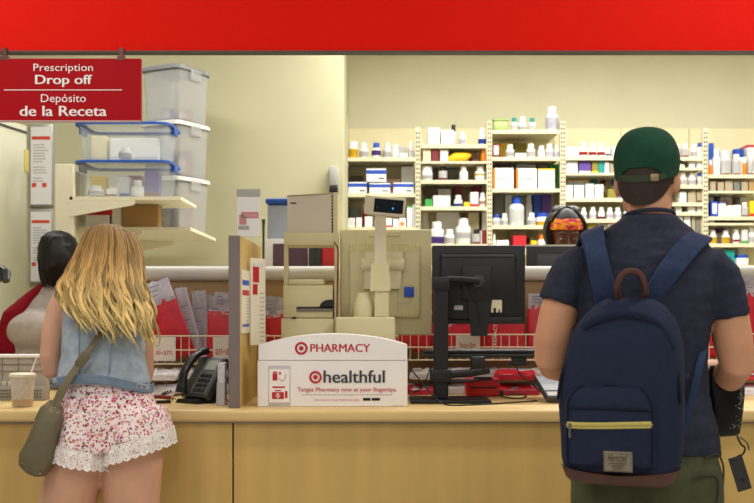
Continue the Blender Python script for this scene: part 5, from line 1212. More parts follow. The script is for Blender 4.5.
pp_ = [r[1] + V((0, -.002, 0)) for r in rows] + [p + V((0, -.001, .001)) for p in rows[-1][2:-2:2]] + [r[-2] + V((0, -.002, 0)) for r in rows[::-1]]
q = B(); tube(q, pp_, .0028, 6); add('pocket_piping', q, fabric('navy_piping', (22, 27, 42)), fp, world=False)
def pocket_y(x, z):
    f_ = (z - z0p) / (z1p - z0p); u = (x + .018) / .118
    bul = .034 * (min(1, (1 - f_) / .12) ** .6) * (.75 + .25 * math.sin(math.pi * min(1, f_ * 1.2)))
    return -.0815 - bul * ((1 - abs(u) ** 5) ** .5 if abs(u) < 1 else 0) * (1 - .12 * u * u) + .002
q = B(); zz = .162
pts = [V((x, pocket_y(x, zz) - .003, (zz + .004 * math.sin(x * 14)) * k_)) for x in [-.128 + i * .011 for i in range(21)]]
tube(q, pts, [(.0085, .002)] * len(pts), 8, side=(0, 0, 1), ex=4); zp = add('front_zip', q, mat('yellow_zip_tape', (198, 186, 96), .6), bp, world=False, label='pale yellow front zip')
q = B(); tube(q, [p + V((0, -.003, 0)) for p in pts], [(.0022, .0012)] * len(pts), 6, side=(0, 0, 1)); add('zip_teeth', q, mat('zip_teeth_tan', (168, 154, 84), .4), zp, world=False)
q = B(); p0 = pts[1]; box(q, p0 + V((0, -.005, -.001)), (.008, .005, .012), .002); box(q, p0 + V((0, -.006, -.02)), (.006, .002, .026), .001); add('zip_pull', q, mat('gun_metal', (120, 118, 110), .3, metal=.7), zp, world=False)
q = B(); pts = [V((x, pocket_y(x, .205) - .002, (.205 - .2 * (x + .018) ** 2) * k_)) for x in [-.122 + i * .0105 for i in range(21)]]; tube(q, pts, [(.004, .002)] * len(pts), 6, side=(0, 0, 1))
add('pocket_fold', q, fabric('navy_piping', (24, 33, 56)), fp, world=False)
# patch with script lettering
px0, px1, pz0, pz1 = -.030, .042, .041, .094
q = B(); rows = [[V((px0 + (px1 - px0) * i / 6, pocket_y(px0 + (px1 - px0) * i / 6, max(.058, z)) - .0035, z * k_)) for i in range(7)] for z in (pz0, pz0 + .02, pz0 + .04, pz1)]
skin_rings(q, rows, caps=False, closed=False); bmesh.ops.recalc_face_normals(q, faces=q.faces[:]); bmesh.ops.solidify(q, geom=q.faces[:], thickness=.002)
pa = add('woven_patch', q, mat('grey_woven_patch', (138, 128, 108), .8, var=.1, scale=(200, 200, 200)), bp, world=False, label='grey woven label patch')
yp = min(pocket_y(px0, .07), pocket_y(px1, .07), pocket_y(.03, .07)) - .0072
INK = mat('patch_ink', (44, 40, 36), .7)
text('Herschel', px0 + .01, px1 - .012, .078 * k_, yp, INK, pa, h=.019, shear=.35, world=False)
q = B()
for z_, x_ in ((.062, .014), (.055, .02), (.049, .024)): box2(q, (px0 + x_, yp, z_ * k_), (px1 - x_, yp + .001, z_ * k_ + .0016))
q2 = [(px0 + .003, .044), (px1 - .003, .044), (px1 - .003, .0885), (px0 + .003, .0885)]
for (a, b), (c, d) in zip(q2, q2[1:] + q2[:1]): box2(q, (min(a, c) - .0004, yp + .001, min(b, d) * k_ - .0004), (max(a, c) + .0004, yp + .0018, max(b, d) * k_ + .0004))
add('patch_print', q, INK, pa, world=False, smooth=0)
# main zip line over the top and side piping
q = B()
for dy in (-.03,):
    pts = []
    for i in range(29):
        a = math.pi * i / 28
        pts.append(V((.012 * math.sin(a) - (.158 - .034 * math.sin(a)) * math.cos(a), -.058 + .03 * math.sin(a), (.22 + .238 * math.sin(a) ** .7) * k_)))
    tube(q, pts, [(.006, .004)] * len(pts), 8, side=(0, 1, 0))
add('main_zip', q, fabric('navy_piping', (24, 33, 56)), bp, world=False)
q = B(); tube(q, spline([V((-.09, -.066, .415 * k_)), V((-.04, -.066, .440 * k_)), V((.03, -.064, .450 * k_)), V((.1, -.058, .425 * k_)), V((.137, -.05, .36 * k_))], 6), [(.012, .004)] * 25, 8, side=(0, -.6, 1)); add('top_flap_seam', q, NV2, bp, world=False)
# straps over the shoulders (world coordinates)
STRAPM = fabric('navy_webbing', (44, 57, 86), .2, 60, .08, 120)
def strap(pts, w_, name, m=STRAPM, side=(1, 0, 0), th=.006, par=bp):
    q = B(); pp = spline(pts, 6); tube(q, pp, [(w_, th)] * len(pp), 12, side=side, ex=3.5); return add(name, q, m, par)
yb_ = YM - .138
strap([P(607, 303, yb_ + .01), P(603, 285, yb_), P(598, 262, yb_ + .0), P(594, 244, YM - .118), P(592, 234, YM - .09), V((X(591, YM), YM - .03, Z(231, YM))), V((X(590, YM), YM + .06, Z(242, YM))), V((X(586, YM), YM + .13, Z(280, YM))), V((X(583, YM), YM + .14, Z(340, YM)))], .032, 'shoulder_strap', side=[(1, .1, -.1)] * 18 + [(1, .1, .35)] * 31)
strap([P(650, 303, yb_ + .01), P(657, 289, yb_), P(670, 270, yb_), P(684, 252, YM - .12), P(692, 243, YM - .1), V((X(697, YM), YM - .04, Z(237, YM))), V((X(700, YM), YM + .05, Z(244, YM))), V((X(704, YM), YM + .12, Z(280, YM))), V((X(705, YM), YM + .14, Z(340, YM)))], .032, 'shoulder_strap', side=[(1, .1, .5)] * 15 + [(1, .1, .1)] * 6 + [(1, .1, -.3)] * 28)
strap([V((X(708, YM), YM + .02, Z(342, YM))), P(703, 352, YM - .09), P(698, 372, YM - .135), P(691, 402, YM - .15), P(684, 428, YM - .15), P(676, 446, YM - .15)], .010, 'lower_webbing', side=(1, 0, .3), th=.002)
q = B(); pp = spline([P(619, 302, 2.80), P(617, 286, 2.775), P(623, 274, 2.77), P(632, 271, 2.77), P(641, 276, 2.77), P(645, 290, 2.775), P(643, 303, 2.80)], 6); tube(q, pp, [(.011, .0085)] * len(pp), 10, side=(0, 1, 0), ex=3); add('top_handle', q, LEA, bp, label='brown leather carry handle')
# sequinned pouch and tag in his hand
po = thing('pouch', 'black sequinned pouch with a dangling tag held in the man hand', 'pouch', (X(729, 3.0), 3.03, Z(437, 3.0)))
SEQ = mat('black_sequin_cloth', (7, 7, 8), .5, bump=.25, bscale=150, spec=.25)
q = B(); rs = []
for py, a, b, dep in ((437, 716, 744, .02), (434, 713.5, 745.5, .032), (415, 711, 748, .04), (395, 709.5, 750, .04), (380, 709, 750.5, .03), (372, 710, 749, .018), (366, 712, 742, .008)):
    rs.append(ering(V((X((a + b) / 2, 3.0), 3.035, Z(py, 3.0))), V(((b - a) / 2 / FOC * 3.0, .02, 0)), V((0, dep, 0)), 28, 3))
skin_rings(q, rs)
add('pouch_body', q, SEQ, po, smooth=70)
q = B(); rr = random.Random(4)
for k in range(46):
    u = rr.random(); py = 384 + 46 * u; px = 741 + 4 * rr.random() - 9 * u * rr.random() - 3 * u
    p = P(px, py, 2.993 - .004 * rr.random()); box(q, p, (.0026, .0014, .0026), 0, MX.Rotation(rr.random() * 3, 3, 'Y'))
add('sequins', q, mat('silver_sequin', (210, 208, 200), .15, metal=.9), po, smooth=0)
q = B(); tube(q, spline([P(737, 436, 2.99), P(741, 444, 2.985), P(745, 448, 2.985), P(743, 454, 2.985), P(738, 456, 2.985)], 5), .003, 6); tube(q, spline([P(740, 437, 2.99), P(747, 443, 2.985), P(749, 450, 2.985)], 5), .002, 6); add('tag_cord', q, BLACKM, po)
q = B(); box(q, P(740, 473.5, 2.985), (14.5 / FOC * 2.985, .003, 35 / FOC * 2.985), .001, MX.Rotation(R(-17), 3, 'Y')); tg = add('swing_tag', q, mat('dark_grey_tag', (48, 46, 44), .6), po, smooth=0)
q = B(); box(q, P(743, 480, 2.982), (.008, .002, .012), .002, MX.Rotation(R(-17), 3, 'Y')); box(q, P(734, 461, 2.982), (.003, .002, .02), .0005, MX.Rotation(R(70), 3, 'Y')); add('tag_print', q, BLACK, tg)

# ---- the blonde woman
YW = 3.72
def wp(px, py, dy=0): return V((X(px, YW), YW + dy, Z(py, YW)))
wo = thing('person', 'blonde woman in a denim vest and floral shorts leaning on the counter', 'person', (X(100, YW), YW, 0))
HW = MX.Translation(wp(103, 268, .11)) @ MX.Rotation(R(10), 4, 'Z') @ MX.Rotation(R(-10), 4, 'X')
q = B(); head_prims(q, HW)
tube(q, [wp(104, 262, .11), wp(103, 276, .09), wp(102, 292, .07)], [(.046, .05), (.048, .052), (.075, .06)], 18, side=(1, 0, 0))
hrings(q, [(wp(108, 440, .0), (.155, 0, .01), (0, .118, 0), 2.2), (wp(107, 415, .0), (.165, 0, .0), (0, .118, 0), 2.2), (wp(104, 390, .01), (.145, 0, 0), (0, .10, 0), 2.2), (wp(103, 365, .02), (.128, 0, 0), (0, .088, 0), 2.2), (wp(102, 330, .04), (.138, 0, 0), (0, .098, 0), 2.3), (wp(102, 305, .055), (.15, 0, 0), (0, .095, 0), 2.3), (wp(102, 288, .065), (.12, 0, 0), (0, .065, 0), 2.1)])
wl = wp(74, 392, .30); wr = wp(116, 388, .34)
tube(q, [wp(65, 294, .06), wp(55, 310, .055), wp(49, 333, .05), wp(46, 356, .05), wp(46.5, 370, .06), wp(54, 382, .12), wp(64, 388, .21), wl], [(.050, .050), (.045, .047), (.042, .044), (.038, .040), (.038, .038), (.036, .034), (.031, .029), (.022, .019)], 16, side=(1, .3, 0))
hand(q, wl + V((0, 0, .0)), V((.45, .9, -.05)), V((0, 0, -1)), 1, .9, .35)
tube(q, [wp(135, 296, .07), wp(136, 312, .1), wp(135, 335, .13), wp(134, 360, .16), wp(133, 374, .18), wp(129, 383, .22), wp(122, 386, .28), wr], [(.048, .048), (.042, .044), (.039, .041), (.036, .038), (.036, .036), (.035, .033), (.03, .028), (.021, .019)], 16, side=(1, -.3, 0))
hand(q, wr, V((-.45, .9, -.1)), V((0, 0, -1)), -1, .9, .35)
for pts, rr_ in (([wp(86, 430, .0), wp(77, 465, .0), wp(66, 505, .01), V((X(50, YW), YW + .03, .46)), V((X(44, YW), YW - .01, .28)), V((X(38, YW), YW - .03, .06))], 1), ([wp(131, 430, .0), wp(132, 465, .0), wp(131, 505, .01), V((X(126, YW), YW + .04, .46)), V((X(122, YW), YW + .0, .28)), V((X(120, YW), YW - .02, .06))], 1)):
    tube(q, pts, [(.108, .112), (.108, .112), (.098, .1), (.062, .064), (.055, .06), (.035, .04)], 20, side=(1, 0, 0))
me = remesh(q, .006, 5); mesh_obj('body', me, SKINW, wo, smooth=80)
BL = bpy.data.materials.new('blonde_hair'); BL.use_nodes = True; nt = BL.node_tree; bs = nt.nodes['Principled BSDF']; MATS['blonde_hair'] = BL
uv = nt.nodes.new('ShaderNodeUVMap'); uv.uv_map = 'strand'; sx_ = nt.nodes.new('ShaderNodeSeparateXYZ'); nt.links.new(uv.outputs[0], sx_.inputs[0])
r1 = nt.nodes.new('ShaderNodeValToRGB'); r1.color_ramp.elements[0].position = .0; r1.color_ramp.elements[0].color = lin((152, 120, 76)) + (1,); r1.color_ramp.elements[1].position = .75; r1.color_ramp.elements[1].color = lin((244, 218, 150)) + (1,)
e_ = r1.color_ramp.elements.new(.3); e_.color = lin((196, 158, 98)) + (1,)
r2 = nt.nodes.new('ShaderNodeMapRange'); r2.inputs[3].default_value = .42; r2.inputs[4].default_value = 1.3
mu = nt.nodes.new('ShaderNodeMix'); mu.data_type = 'RGBA'; mu.blend_type = 'MULTIPLY'; mu.inputs[0].default_value = 1
nt.links.new(sx_.outputs[1], r1.inputs[0]); nt.links.new(sx_.outputs[0], r2.inputs[0]); nt.links.new(r1.outputs[0], mu.inputs[6]); nt.links.new(r2.outputs[0], mu.inputs[7]); nt.links.new(mu.outputs[2], bs.inputs['Base Color'])
bs.inputs['Roughness'].default_value = .5; bs.inputs['Specular IOR Level'].default_value = .25
face_parts(wo, HW, 0, mat('blonde_brow', (150, 112, 66), .7))
# hair outline in pixels: (row, left, right, centre depth, half depth)
HR = [(222, 94, 111, .11, .06), (226, 86, 119, .115, .095), (233, 79.5, 126, .115, .118), (243, 74.5, 132, .11, .13), (255, 70, 136, .10, .135), (268, 66, 139, .08, .14), (282, 59, 143, .06, .15), (296, 58, 148, .045, .155), (312, 64, 153, .03, .155), (328, 72, 157, .015, .145), (342, 84, 158, .005, .13), (352, 95, 158, 0, .12)]
def hair_at(py):
    py = max(222, min(352, py))
    for a, b in zip(HR, HR[1:]):
        if a[0] <= py <= b[0]:
            f_ = (py - a[0]) / (b[0] - a[0]); return [a[i] + (b[i] - a[i]) * f_ for i in range(1, 5)]
HVv, HFf, HUu = [], [], []
def h_rings(rings, uvf):
    n = len(rings[0]); b0 = len(HVv)
    for r in rings:
        for p in r: HVv.append(tuple(p)); HUu.append(uvf(p))
    for k in range(len(rings) - 1):
        for i in range(n):
            a = b0 + k * n + i; b = b0 + k * n + (i + 1) % n; HFf.append((a, b, b + n, a + n))
    HFf.append(tuple(range(b0, b0 + n))); HFf.append(tuple(range(b0 + (len(rings) - 1) * n, b0 + len(rings) * n)))
row_of = lambda z: HZ + (CZ - z) / YW * FOC
tv = lambda z: max(0, min(1, (row_of(z) - 222) / 128))
rs = []
for py in [222.5] + list(range(225, 326, 5)):
    l, r, cd_, hd = hair_at(py); k = .94 if py < 296 else .94 - (py - 296) * .007
    c = wp((l + r) / 2, py, cd_); rs.append(ering(c, V(((r - l) / 2 / FOC * YW * k, 0, 0)), V((0, hd * k, 0)), 36, 2.1))
h_rings(rs, lambda p: (.08, tv(p.z)))
rng = random.Random(7)
def lock(u0, tone):
    ph, fr = rng.uniform(0, 6.28), rng.uniform(2.3, 3.4); amp = rng.uniform(.007, .015); out = rng.uniform(.0, .024); drift = rng.uniform(-.12, .12); u1 = max(-1, min(1, u0 + drift))
    start = 222.2 + 8 * abs(u0) ** 1.6 + rng.random() * 4; end = rng.uniform(324, 350) + 6 * max(0, u0) - max(0, -u0 - .2) * 44; N = 30
    path = []
    for i in range(N + 1):
        t = i / N; py = start + (end - start) * t; l, r, cd_, hd = hair_at(py); u = u0 + (u1 - u0) * t
        g = min(1, max(0, t - .15) * 1.5)
        x = X((l + r) / 2 + (r - l) / 2 * u, YW) + amp * g * math.sin(fr * t * 6.28 + ph)
        dep = cd_ - hd * math.sqrt(max(0.02, 1 - min(1, abs(u)) ** 2.2)) - .003 - out * t - amp * g * .5 * math.cos(fr * t * 6.28 + ph)
        path.append(V((x, YW + dep, Z(py, YW))))
    for k in range(15):
        aa = rng.uniform(0, 6.28); rad = .0105 * math.sqrt(rng.random()); e1 = rng.uniform(.86, 1.0); rt = rng.uniform(.0014, .0022); br = max(0, min(1, tone + rng.gauss(0, .16))); wob = rng.uniform(-.35, .35)
        n = int(N * e1); rings = []; pts = []
        for i in range(n + 1):
            t = i / n; sp = rad * (1.05 - .75 * t); a2 = aa + wob * t * 3
            pts.append(path[i] + V((sp * math.cos(a2), sp * .6 * math.sin(a2), 0)))
        for i, p in enumerate(pts):
            t = i / n; d = (pts[min(i + 1, n)] - pts[max(i - 1, 0)]).normalized(); a = V((1, 0, 0)); a = (a - d * a.dot(d)).normalized(); b = d.cross(a)
            rr_ = rt * (1 - .8 * max(0, t - .75) / .25)
            rings.append([p + a * rr_, p + b * rr_, p - a * rr_, p - b * rr_])
        h_rings(rings, lambda p: (br, tv(p.z)))
NL = 118
for k in range(NL): lock(math.sin(-1.5 + 3.0 * (k + rng.random()) / NL), rng.random())
hme = bpy.data.meshes.new('hair'); hme.from_pydata(HVv, [], HFf); ul = hme.uv_layers.new(name='strand')
flat = []
for l in hme.loops: flat.extend(HUu[l.vertex_index])
ul.data.foreach_set('uv', flat); hme.update()
ho = mesh_obj('hair', hme, BL, wo, smooth=80); ho['label'] = 'long wavy blonde hair'
# denim vest
DEN = fabric('washed_denim', (158, 170, 180), .3, 40, .2, 22)
DEN2 = fabric('dark_denim_seam', (116, 134, 152), .3, 40, .1, 26)
q = B()
hrings(q, [(wp(103, 383, .01), (.168, 0, -.006), (0, .130, 0), 2.3), (wp(103, 372, .014), (.158, 0, -.004), (0, .120, 0), 2.3), (wp(102, 355, .025), (.146, 0, 0), (0, .11, 0), 2.3), (wp(102, 330, .04), (.147, 0, 0), (0, .112, 0), 2.4), (wp(102, 305, .055), (.15, 0, 0), (0, .108, 0), 2.4), (wp(102, 292, .062), (.14, 0, 0), (0, .085, 0), 2.2), (wp(102, 284, .068), (.095, 0, 0), (0, .065, 0), 2)])
me = remesh(q, .007, 5, wrinkle(.004, 14, 2)); ve = mesh_obj('denim_vest', me, DEN, wo, smooth=80)
def back_y(px, py, rows_):  # depth of the vest's back at a pixel
    return None
q = B()
def vest_pt(a, py, k=1.0):
    f_ = (py - 355) / 33
    c = wp(102 + f_, py - 8 * max(0, -math.sin(a)) ** 3 + 2 * math.cos(a), .025 - .015 * f_); ra = .146 + .028 * f_; rb_ = .112 + .022 * f_
    e = 2 / 2.3
    return V((c.x + ra * k * sgn(math.cos(a), e), c.y + rb_ * k * sgn(math.sin(a), e), c.z - (.005 * math.cos(a))))
pts = [vest_pt(2 * math.pi * i / 48, 385.0, 1.012) for i in range(49)]
tube(q, pts, [(.0155, .003)] * 49, 8, side=(0, 0, 1), ex=4); wb = add('waistband', q, DEN2, ve)
for a0 in (math.pi * 1.16, math.pi * 1.84):
    q = B(); pts = [vest_pt(a0 + d, 383.5, 1.035) for d in (-.22, -.1, 0, .1, .22)]; tube(q, pts, [(.010, .003)] * 5, 8, side=(0, 0, 1), ex=4); tb = add('side_tab', q, DEN, ve)
    q = B()
    for d in (-.16, .0): 
        p = vest_pt(a0 + d, 383.5, 1.06); lathe(q, [(.0055, -.002), (.0055, .002), (.002, .003)], p, 12, rot=MX.Rotation(R(90), 3, 'X'))
    add('button', q, mat('dull_steel_button', (140, 142, 146), .3, metal=.7), tb)
q = B()
for u in (-.055, .055):
    pts = []
    for py in range(292, 388, 8):
        f_ = (py - 292) / 96; dd = .145 - .02 * f_
        pts.append(wp(102, py, .062 - .05 * f_ - .115 - .012 * f_) + V((u * (1.25 - .4 * f_), 0, 0)))
    tube(q, pts, .002, 5)
add('back_seams', q, DEN2, ve)
# floral shorts
FL = bpy.data.materials.new('floral_cotton'); FL.use_nodes = True; nt = FL.node_tree; bs = nt.nodes['Principled BSDF']; MATS['floral_cotton'] = FL
bs.inputs['Roughness'].default_value = .85; bs.inputs['Specular IOR Level'].default_value = .2
tc = nt.nodes.new('ShaderNodeTexCoord'); cur = None
def spots(scale, thr, cols, off):
    global cur
    mp_ = nt.nodes.new('ShaderNodeMapping'); mp_.inputs['Location'].default_value = off; nt.links.new(tc.outputs['Object'], mp_.inputs[0])
    nz = nt.nodes.new('ShaderNodeTexNoise'); nz.inputs['Scale'].default_value = scale * 1.6; nt.links.new(mp_.outputs[0], nz.inputs['Vector'])
    mx_ = nt.nodes.new('ShaderNodeMix'); mx_.data_type = 'VECTOR'; mx_.inputs[0].default_value = .012; nt.links.new(mp_.outputs[0], mx_.inputs[4]); nt.links.new(nz.outputs['Color'], mx_.inputs[5])
    vo = nt.nodes.new('ShaderNodeTexVoronoi'); vo.inputs['Scale'].default_value = scale; nt.links.new(mx_.outputs[1], vo.inputs['Vector'])
    lt = nt.nodes.new('ShaderNodeMath'); lt.operation = 'LESS_THAN'; lt.inputs[1].default_value = thr; nt.links.new(vo.outputs['Distance'], lt.inputs[0])
    sp = nt.nodes.new('ShaderNodeSeparateColor'); nt.links.new(vo.outputs['Color'], sp.inputs[0])
    cr = nt.nodes.new('ShaderNodeValToRGB'); cr.color_ramp.interpolation = 'CONSTANT'
    for i, c in enumerate(cols):
        el = cr.color_ramp.elements[i] if i < 2 else cr.color_ramp.elements.new(i / len(cols))
        el.position = i / len(cols); el.color = lin(c) + (1,)
    nt.links.new(sp.outputs[0], cr.inputs[0])
    m_ = nt.nodes.new('ShaderNodeMix'); m_.data_type = 'RGBA'; nt.links.new(lt.outputs[0], m_.inputs[0]); nt.links.new(cr.outputs[0], m_.inputs[7])
    if cur is None: m_.inputs[6].default_value = lin((240, 226, 222)) + (1,)
    else: nt.links.new(cur, m_.inputs[6])
    cur = m_.outputs[2]
spots(88, .40, [(226, 140, 160), (240, 226, 222), (206, 96, 130), (240, 226, 222), (222, 120, 150)], (0, 0, 0))
spots(94, .36, [(150, 30, 72), (176, 40, 90), (240, 226, 222), (120, 24, 60), (190, 60, 100)], (.011, .02, .004))
spots(76, .26, [(78, 92, 60), (214, 170, 60), (96, 110, 74), (70, 80, 60), (220, 180, 80)], (.3, .1, .2))
nt.links.new(cur, bs.inputs['Base Color'])
q = B()
hrings(q, [(wp(109, 449, -.004), (.15, 0, .02), (0, .143, 0), 2.3), (wp(111, 436, .0), (.18, 0, .014), (0, .143, 0), 2.3), (wp(110, 420, .0), (.178, 0, .008), (0, .14, 0), 2.3), (wp(107, 400, .004), (.165, 0, 0), (0, .124, 0), 2.3), (wp(104, 383, .01), (.157, 0, 0), (0, .108, 0), 2.2), (wp(104, 374, .012), (.15, 0, 0), (0, .1, 0), 2.2)])
legs_ = (([wp(92, 415, .0), wp(88, 435, -.005), wp(85.5, 448, -.008)], [(.112, .13), (.114, .145), (.112, .152)], V((1, 0, -.20))), ([wp(134, 412, .0), wp(138, 428, -.005), wp(139, 440, -.008)], [(.112, .13), (.122, .145), (.128, .152)], V((1, 0, .30))))
for pts, rad, sd in legs_: tube(q, pts, rad, 26, side=sd)
me = remesh(q, .007, 5, wrinkle(.006, 13, 12, (1.6, 1.6, .5))); so = mesh_obj('floral_shorts', me, FL, wo, smooth=80)
LACE = mat('white_lace', (244, 238, 230), .8)
lnt = LACE.node_tree; lb = lnt.nodes['Principled BSDF']; tcl = lnt.nodes.new('ShaderNodeTexCoord'); vl = lnt.nodes.new('ShaderNodeTexVoronoi'); vl.inputs['Scale'].default_value = 240
ml = lnt.nodes.new('ShaderNodeMath'); ml.operation = 'LESS_THAN'; ml.inputs[1].default_value = .68; lnt.links.new(tcl.outputs['Object'], vl.inputs['Vector']); lnt.links.new(vl.outputs['Distance'], ml.inputs[0]); lnt.links.new(ml.outputs[0], lb.inputs['Alpha'])
for (pts, rad, sd) in legs_:
    q = B(); A = sd.normalized(); n = 120; rows = []
    for j, (dz, k) in enumerate(((.012, 1.0), (0, 1.03), (-.014, 1.045), (-.028, 1.055), (-.04, 1.07))):
        row = []
        for i in range(n):
            a = 2 * math.pi * i / n; ruf = 1 + .03 * math.sin(a * 11 + j * .3) * (j / 4) + .012 * math.sin(a * 23)
            e = A * (rad[-1][0] * k * math.cos(a) * ruf) + V((0, rad[-1][1] * k * math.sin(a) * ruf, 0))
            z = dz - (.009 * abs(math.sin(a * 15)) if j == 4 else 0)
            row.append(pts[-1] + V((e.x, e.y, e.z + z)))
        rows.append(row)
    skin_rings(q, rows, caps=False); la = add('lace_trim', q, LACE, so, smooth=80, label='white scalloped lace hem')
    q = B(); tube(q, rows[-1] + [rows[-1][0]], .0022, 5); tube(q, rows[0] + [rows[0][0]], .002, 5); add('lace_edge', q, mat('lace_cord', (242, 236, 226), .8), la)
for px, yw_ in ((38, .0), (120, -.02)):
    q = B(); shoe(q, (X(px, YW), YW - .03, 0), 0); add('shoe', q, mat('tan_sandal', (150, 110, 76), .6), wo)
# olive handbag hanging at her hip
BG = mat('olive_leather', (104, 96, 70), .5, var=.1, scale=(10, 10, 10), bump=.25, bscale=26)
BGD = mat('olive_leather_strap', (112, 102, 76), .5, var=.08)
yb2 = YW - .13
hb = thing('handbag', 'olive leather handbag hanging at the blonde woman hip', 'handbag', P(36, 478, yb2))
def bagring(pl, pr, dep, dy=0):
    a, b = P(pl[0], pl[1], yb2 + dy), P(pr[0], pr[1], yb2 + dy); c = (a + b) / 2
    return ering(c, (b - a) / 2, V((0, dep, 0)), 28, 3)
q = B()
skin_rings(q, [bagring((26, 470), (38, 477), .03), bagring((20, 462), (44, 476.5), .045), bagring((21, 452), (51, 467), .05), bagring((29, 436), (56, 450), .046), bagring((37, 421), (60, 434), .038), bagring((46, 410), (63, 419), .026), bagring((52, 405), (63, 410), .015)])
bmesh.ops.subdivide_edges(q, edges=q.edges[:], cuts=1); q.normal_update(); w6 = wrinkle(.006, 13, 31)
for v in q.verts: v.co += w6(v.co.copy(), v.normal)
add('bag_body', q, BG, hb, smooth=80)
q = B()
skin_rings(q, [bagring((37, 430), (44, 433), .02, .03), bagring((36, 418), (50, 424), .035, .03), bagring((41, 407), (57, 412), .03, .03), bagring((50, 400), (61, 404), .015, .03)]); add('bag_flap', q, BG, hb, smooth=80)
q = B()
for px, py in ((23, 463), (40, 474), (55, 408), (58, 413), (61, 403), (51, 412)): ell(q, P(px, py, yb2 - .046), (.004, .003, .004), u=10, v=8)
add('bag_studs', q, mat('brass_stud', (176, 150, 96), .3, metal=.8), hb)
def strp(pts, w_, name, m):
    q = B(); pp = spline(pts, 6); tube(q, pp, [(w_, .003)] * len(pp), 8, side=(.8, 0, .6), ex=4); return add(name, q, m, hb)
strp([wp(62, 412, -.14), wp(68, 400, -.135), wp(76, 383, -.135), wp(88, 363, -.12), wp(100, 345, -.105), wp(114, 322, -.08), wp(128, 298, -.06), wp(136, 284, .02), wp(137, 290, .12), wp(128, 320, .18), wp(100, 370, .17), wp(72, 398, .14), wp(58, 410, .04), wp(58, 413, -.09)], .015, 'shoulder_strap', BGD)
q = B(); box(q, wp(92.5, 358, -.126), (.035, .006, .05), .003, MX.Rotation(R(36), 3, 'Y')); add('strap_buckle', q, BG, hb)

# ---- staff member with dark hair and red cardigan behind the counter
YD = 5.2
def dp(px, py, dy=0): return V((X(px, YD), YD + dy, Z(py, YD)))
st = thing('person', 'staff member with dark hair and a red cardigan behind the drop-off counter', 'person', (X(48, YD), YD, 0))
HD = MX.Translation(dp(58, 256, .0)) @ MX.Rotation(R(-50), 4, 'Z') @ MX.Rotation(R(-16), 4, 'X')
q = B(); head_prims(q, HD)
tube(q, [dp(57, 268, .02), dp(54, 284, .03), dp(52, 298, .03)], [(.05, .052), (.052, .055), (.09, .07)], 18, side=(1, 0, 0))
hrings(q, [(dp(44, 460, .0), (.16, 0, 0), (0, .12, 0), 2.2), (dp(46, 400, .0), (.15, 0, 0), (0, .12, 0), 2.2), (dp(47, 345, .0), (.16, 0, 0), (0, .12, 0), 2.3), (dp(48, 315, .02), (.17, 0, 0), (0, .11, 0), 2.3), (dp(50, 297, .03), (.13, 0, 0), (0, .08, 0), 2.2)])

wd = dp(22, 372, -.34)
tube(q, [dp(28, 314, .02), dp(12, 335, .0), dp(5, 362, -.05), dp(8, 374, -.18), wd], [(.055, .055), (.048, .05), (.043, .045), (.036, .036), (.024, .02)], 16, side=(1, 0, 0)); hand(q, wd, V((.5, -.8, -.05)), V((0, 0, -1)), -1, .92, .5)
wd2 = dp(60, 376, -.32)
tube(q, [dp(84, 305, .02), dp(92, 335, .0), dp(92, 362, -.05), dp(80, 374, -.18), wd2], [(.055, .055), (.048, .05), (.043, .045), (.036, .036), (.024, .02)], 16, side=(1, 0, 0)); hand(q, wd2, V((-.5, -.8, -.05)), V((0, 0, -1)), 1, .92, .5)
for s in (-1, 1): tube(q, [V((X(46, YD) + s * .08, YD, .85)), V((X(46, YD) + s * .085, YD - .02, .5)), V((X(46, YD) + s * .09, YD, .07))], [(.09, .1), (.062, .065), (.042, .046)], 16, side=(1, 0, 0))
me = remesh(q, .008, 5); mesh_obj('body', me, SKIND, st, smooth=80)
DH = mat('near_black_hair', (17, 13, 13), .5, var=.4, scale=(160, 160, 8))
face_parts(st, HD, .003, DH, SKIND)
q = B()
skin_rings(q, [ering(dp(58, 230.8, .0), V((.02, 0, 0)), V((0, .03, 0)), 30), ering(dp(58, 232.5, .0), V((.046, 0, 0)), V((0, .06, 0)), 30), ering(dp(58.5, 237, .0), V((.074, 0, 0)), V((0, .098, 0)), 30), ering(dp(59, 246, -.005), V((.09, 0, 0)), V((0, .115, 0)), 30), ering(dp(58.5, 257, -.01), V((.094, 0, 0)), V((0, .118, 0)), 30), ering(dp(58, 268, -.005), V((.088, 0, 0)), V((0, .11, 0)), 30), ering(dp(56, 278, .0), V((.072, 0, 0)), V((0, .095, 0)), 30), ering(dp(55, 284, .01), V((.05, 0, 0)), V((0, .07, 0)), 30)])
for v in q.verts: v.co += V((0, 0, 0))
rg = random.Random(3)
SR = [(231, 58, .02, .03), (233, 58, .05, .065), (238, 58.5, .078, .10), (247, 59, .092, .117), (258, 58.5, .0955, .12), (269, 58, .089, .112), (279, 56, .073, .097), (285, 55, .055, .075)]
for k in range(300):
    a = rg.uniform(0, 6.28); tw = rg.uniform(-.25, .25); pts = []
    for i in range(len(SR)):
        py, cx, ra, rb_ = SR[i]; aa = a + tw * i / 7; kk = 1.0 + rg.uniform(-.006, .012)
        pts.append(dp(cx, py + (rg.uniform(0, 3) if i == 7 else 0), 0) + V((ra * kk * math.cos(aa), rb_ * kk * math.sin(aa), 0)))
    tube(q, pts, [.0012, .002, .0023, .0024, .0024, .0023, .002, .001], 4)
add('hair', q, DH, st, smooth=80, label='smooth dark hair hanging over the face')
GRT = fabric('grey_marl_top', (196, 186, 180), .2, 20, .08, 40)
q = B()
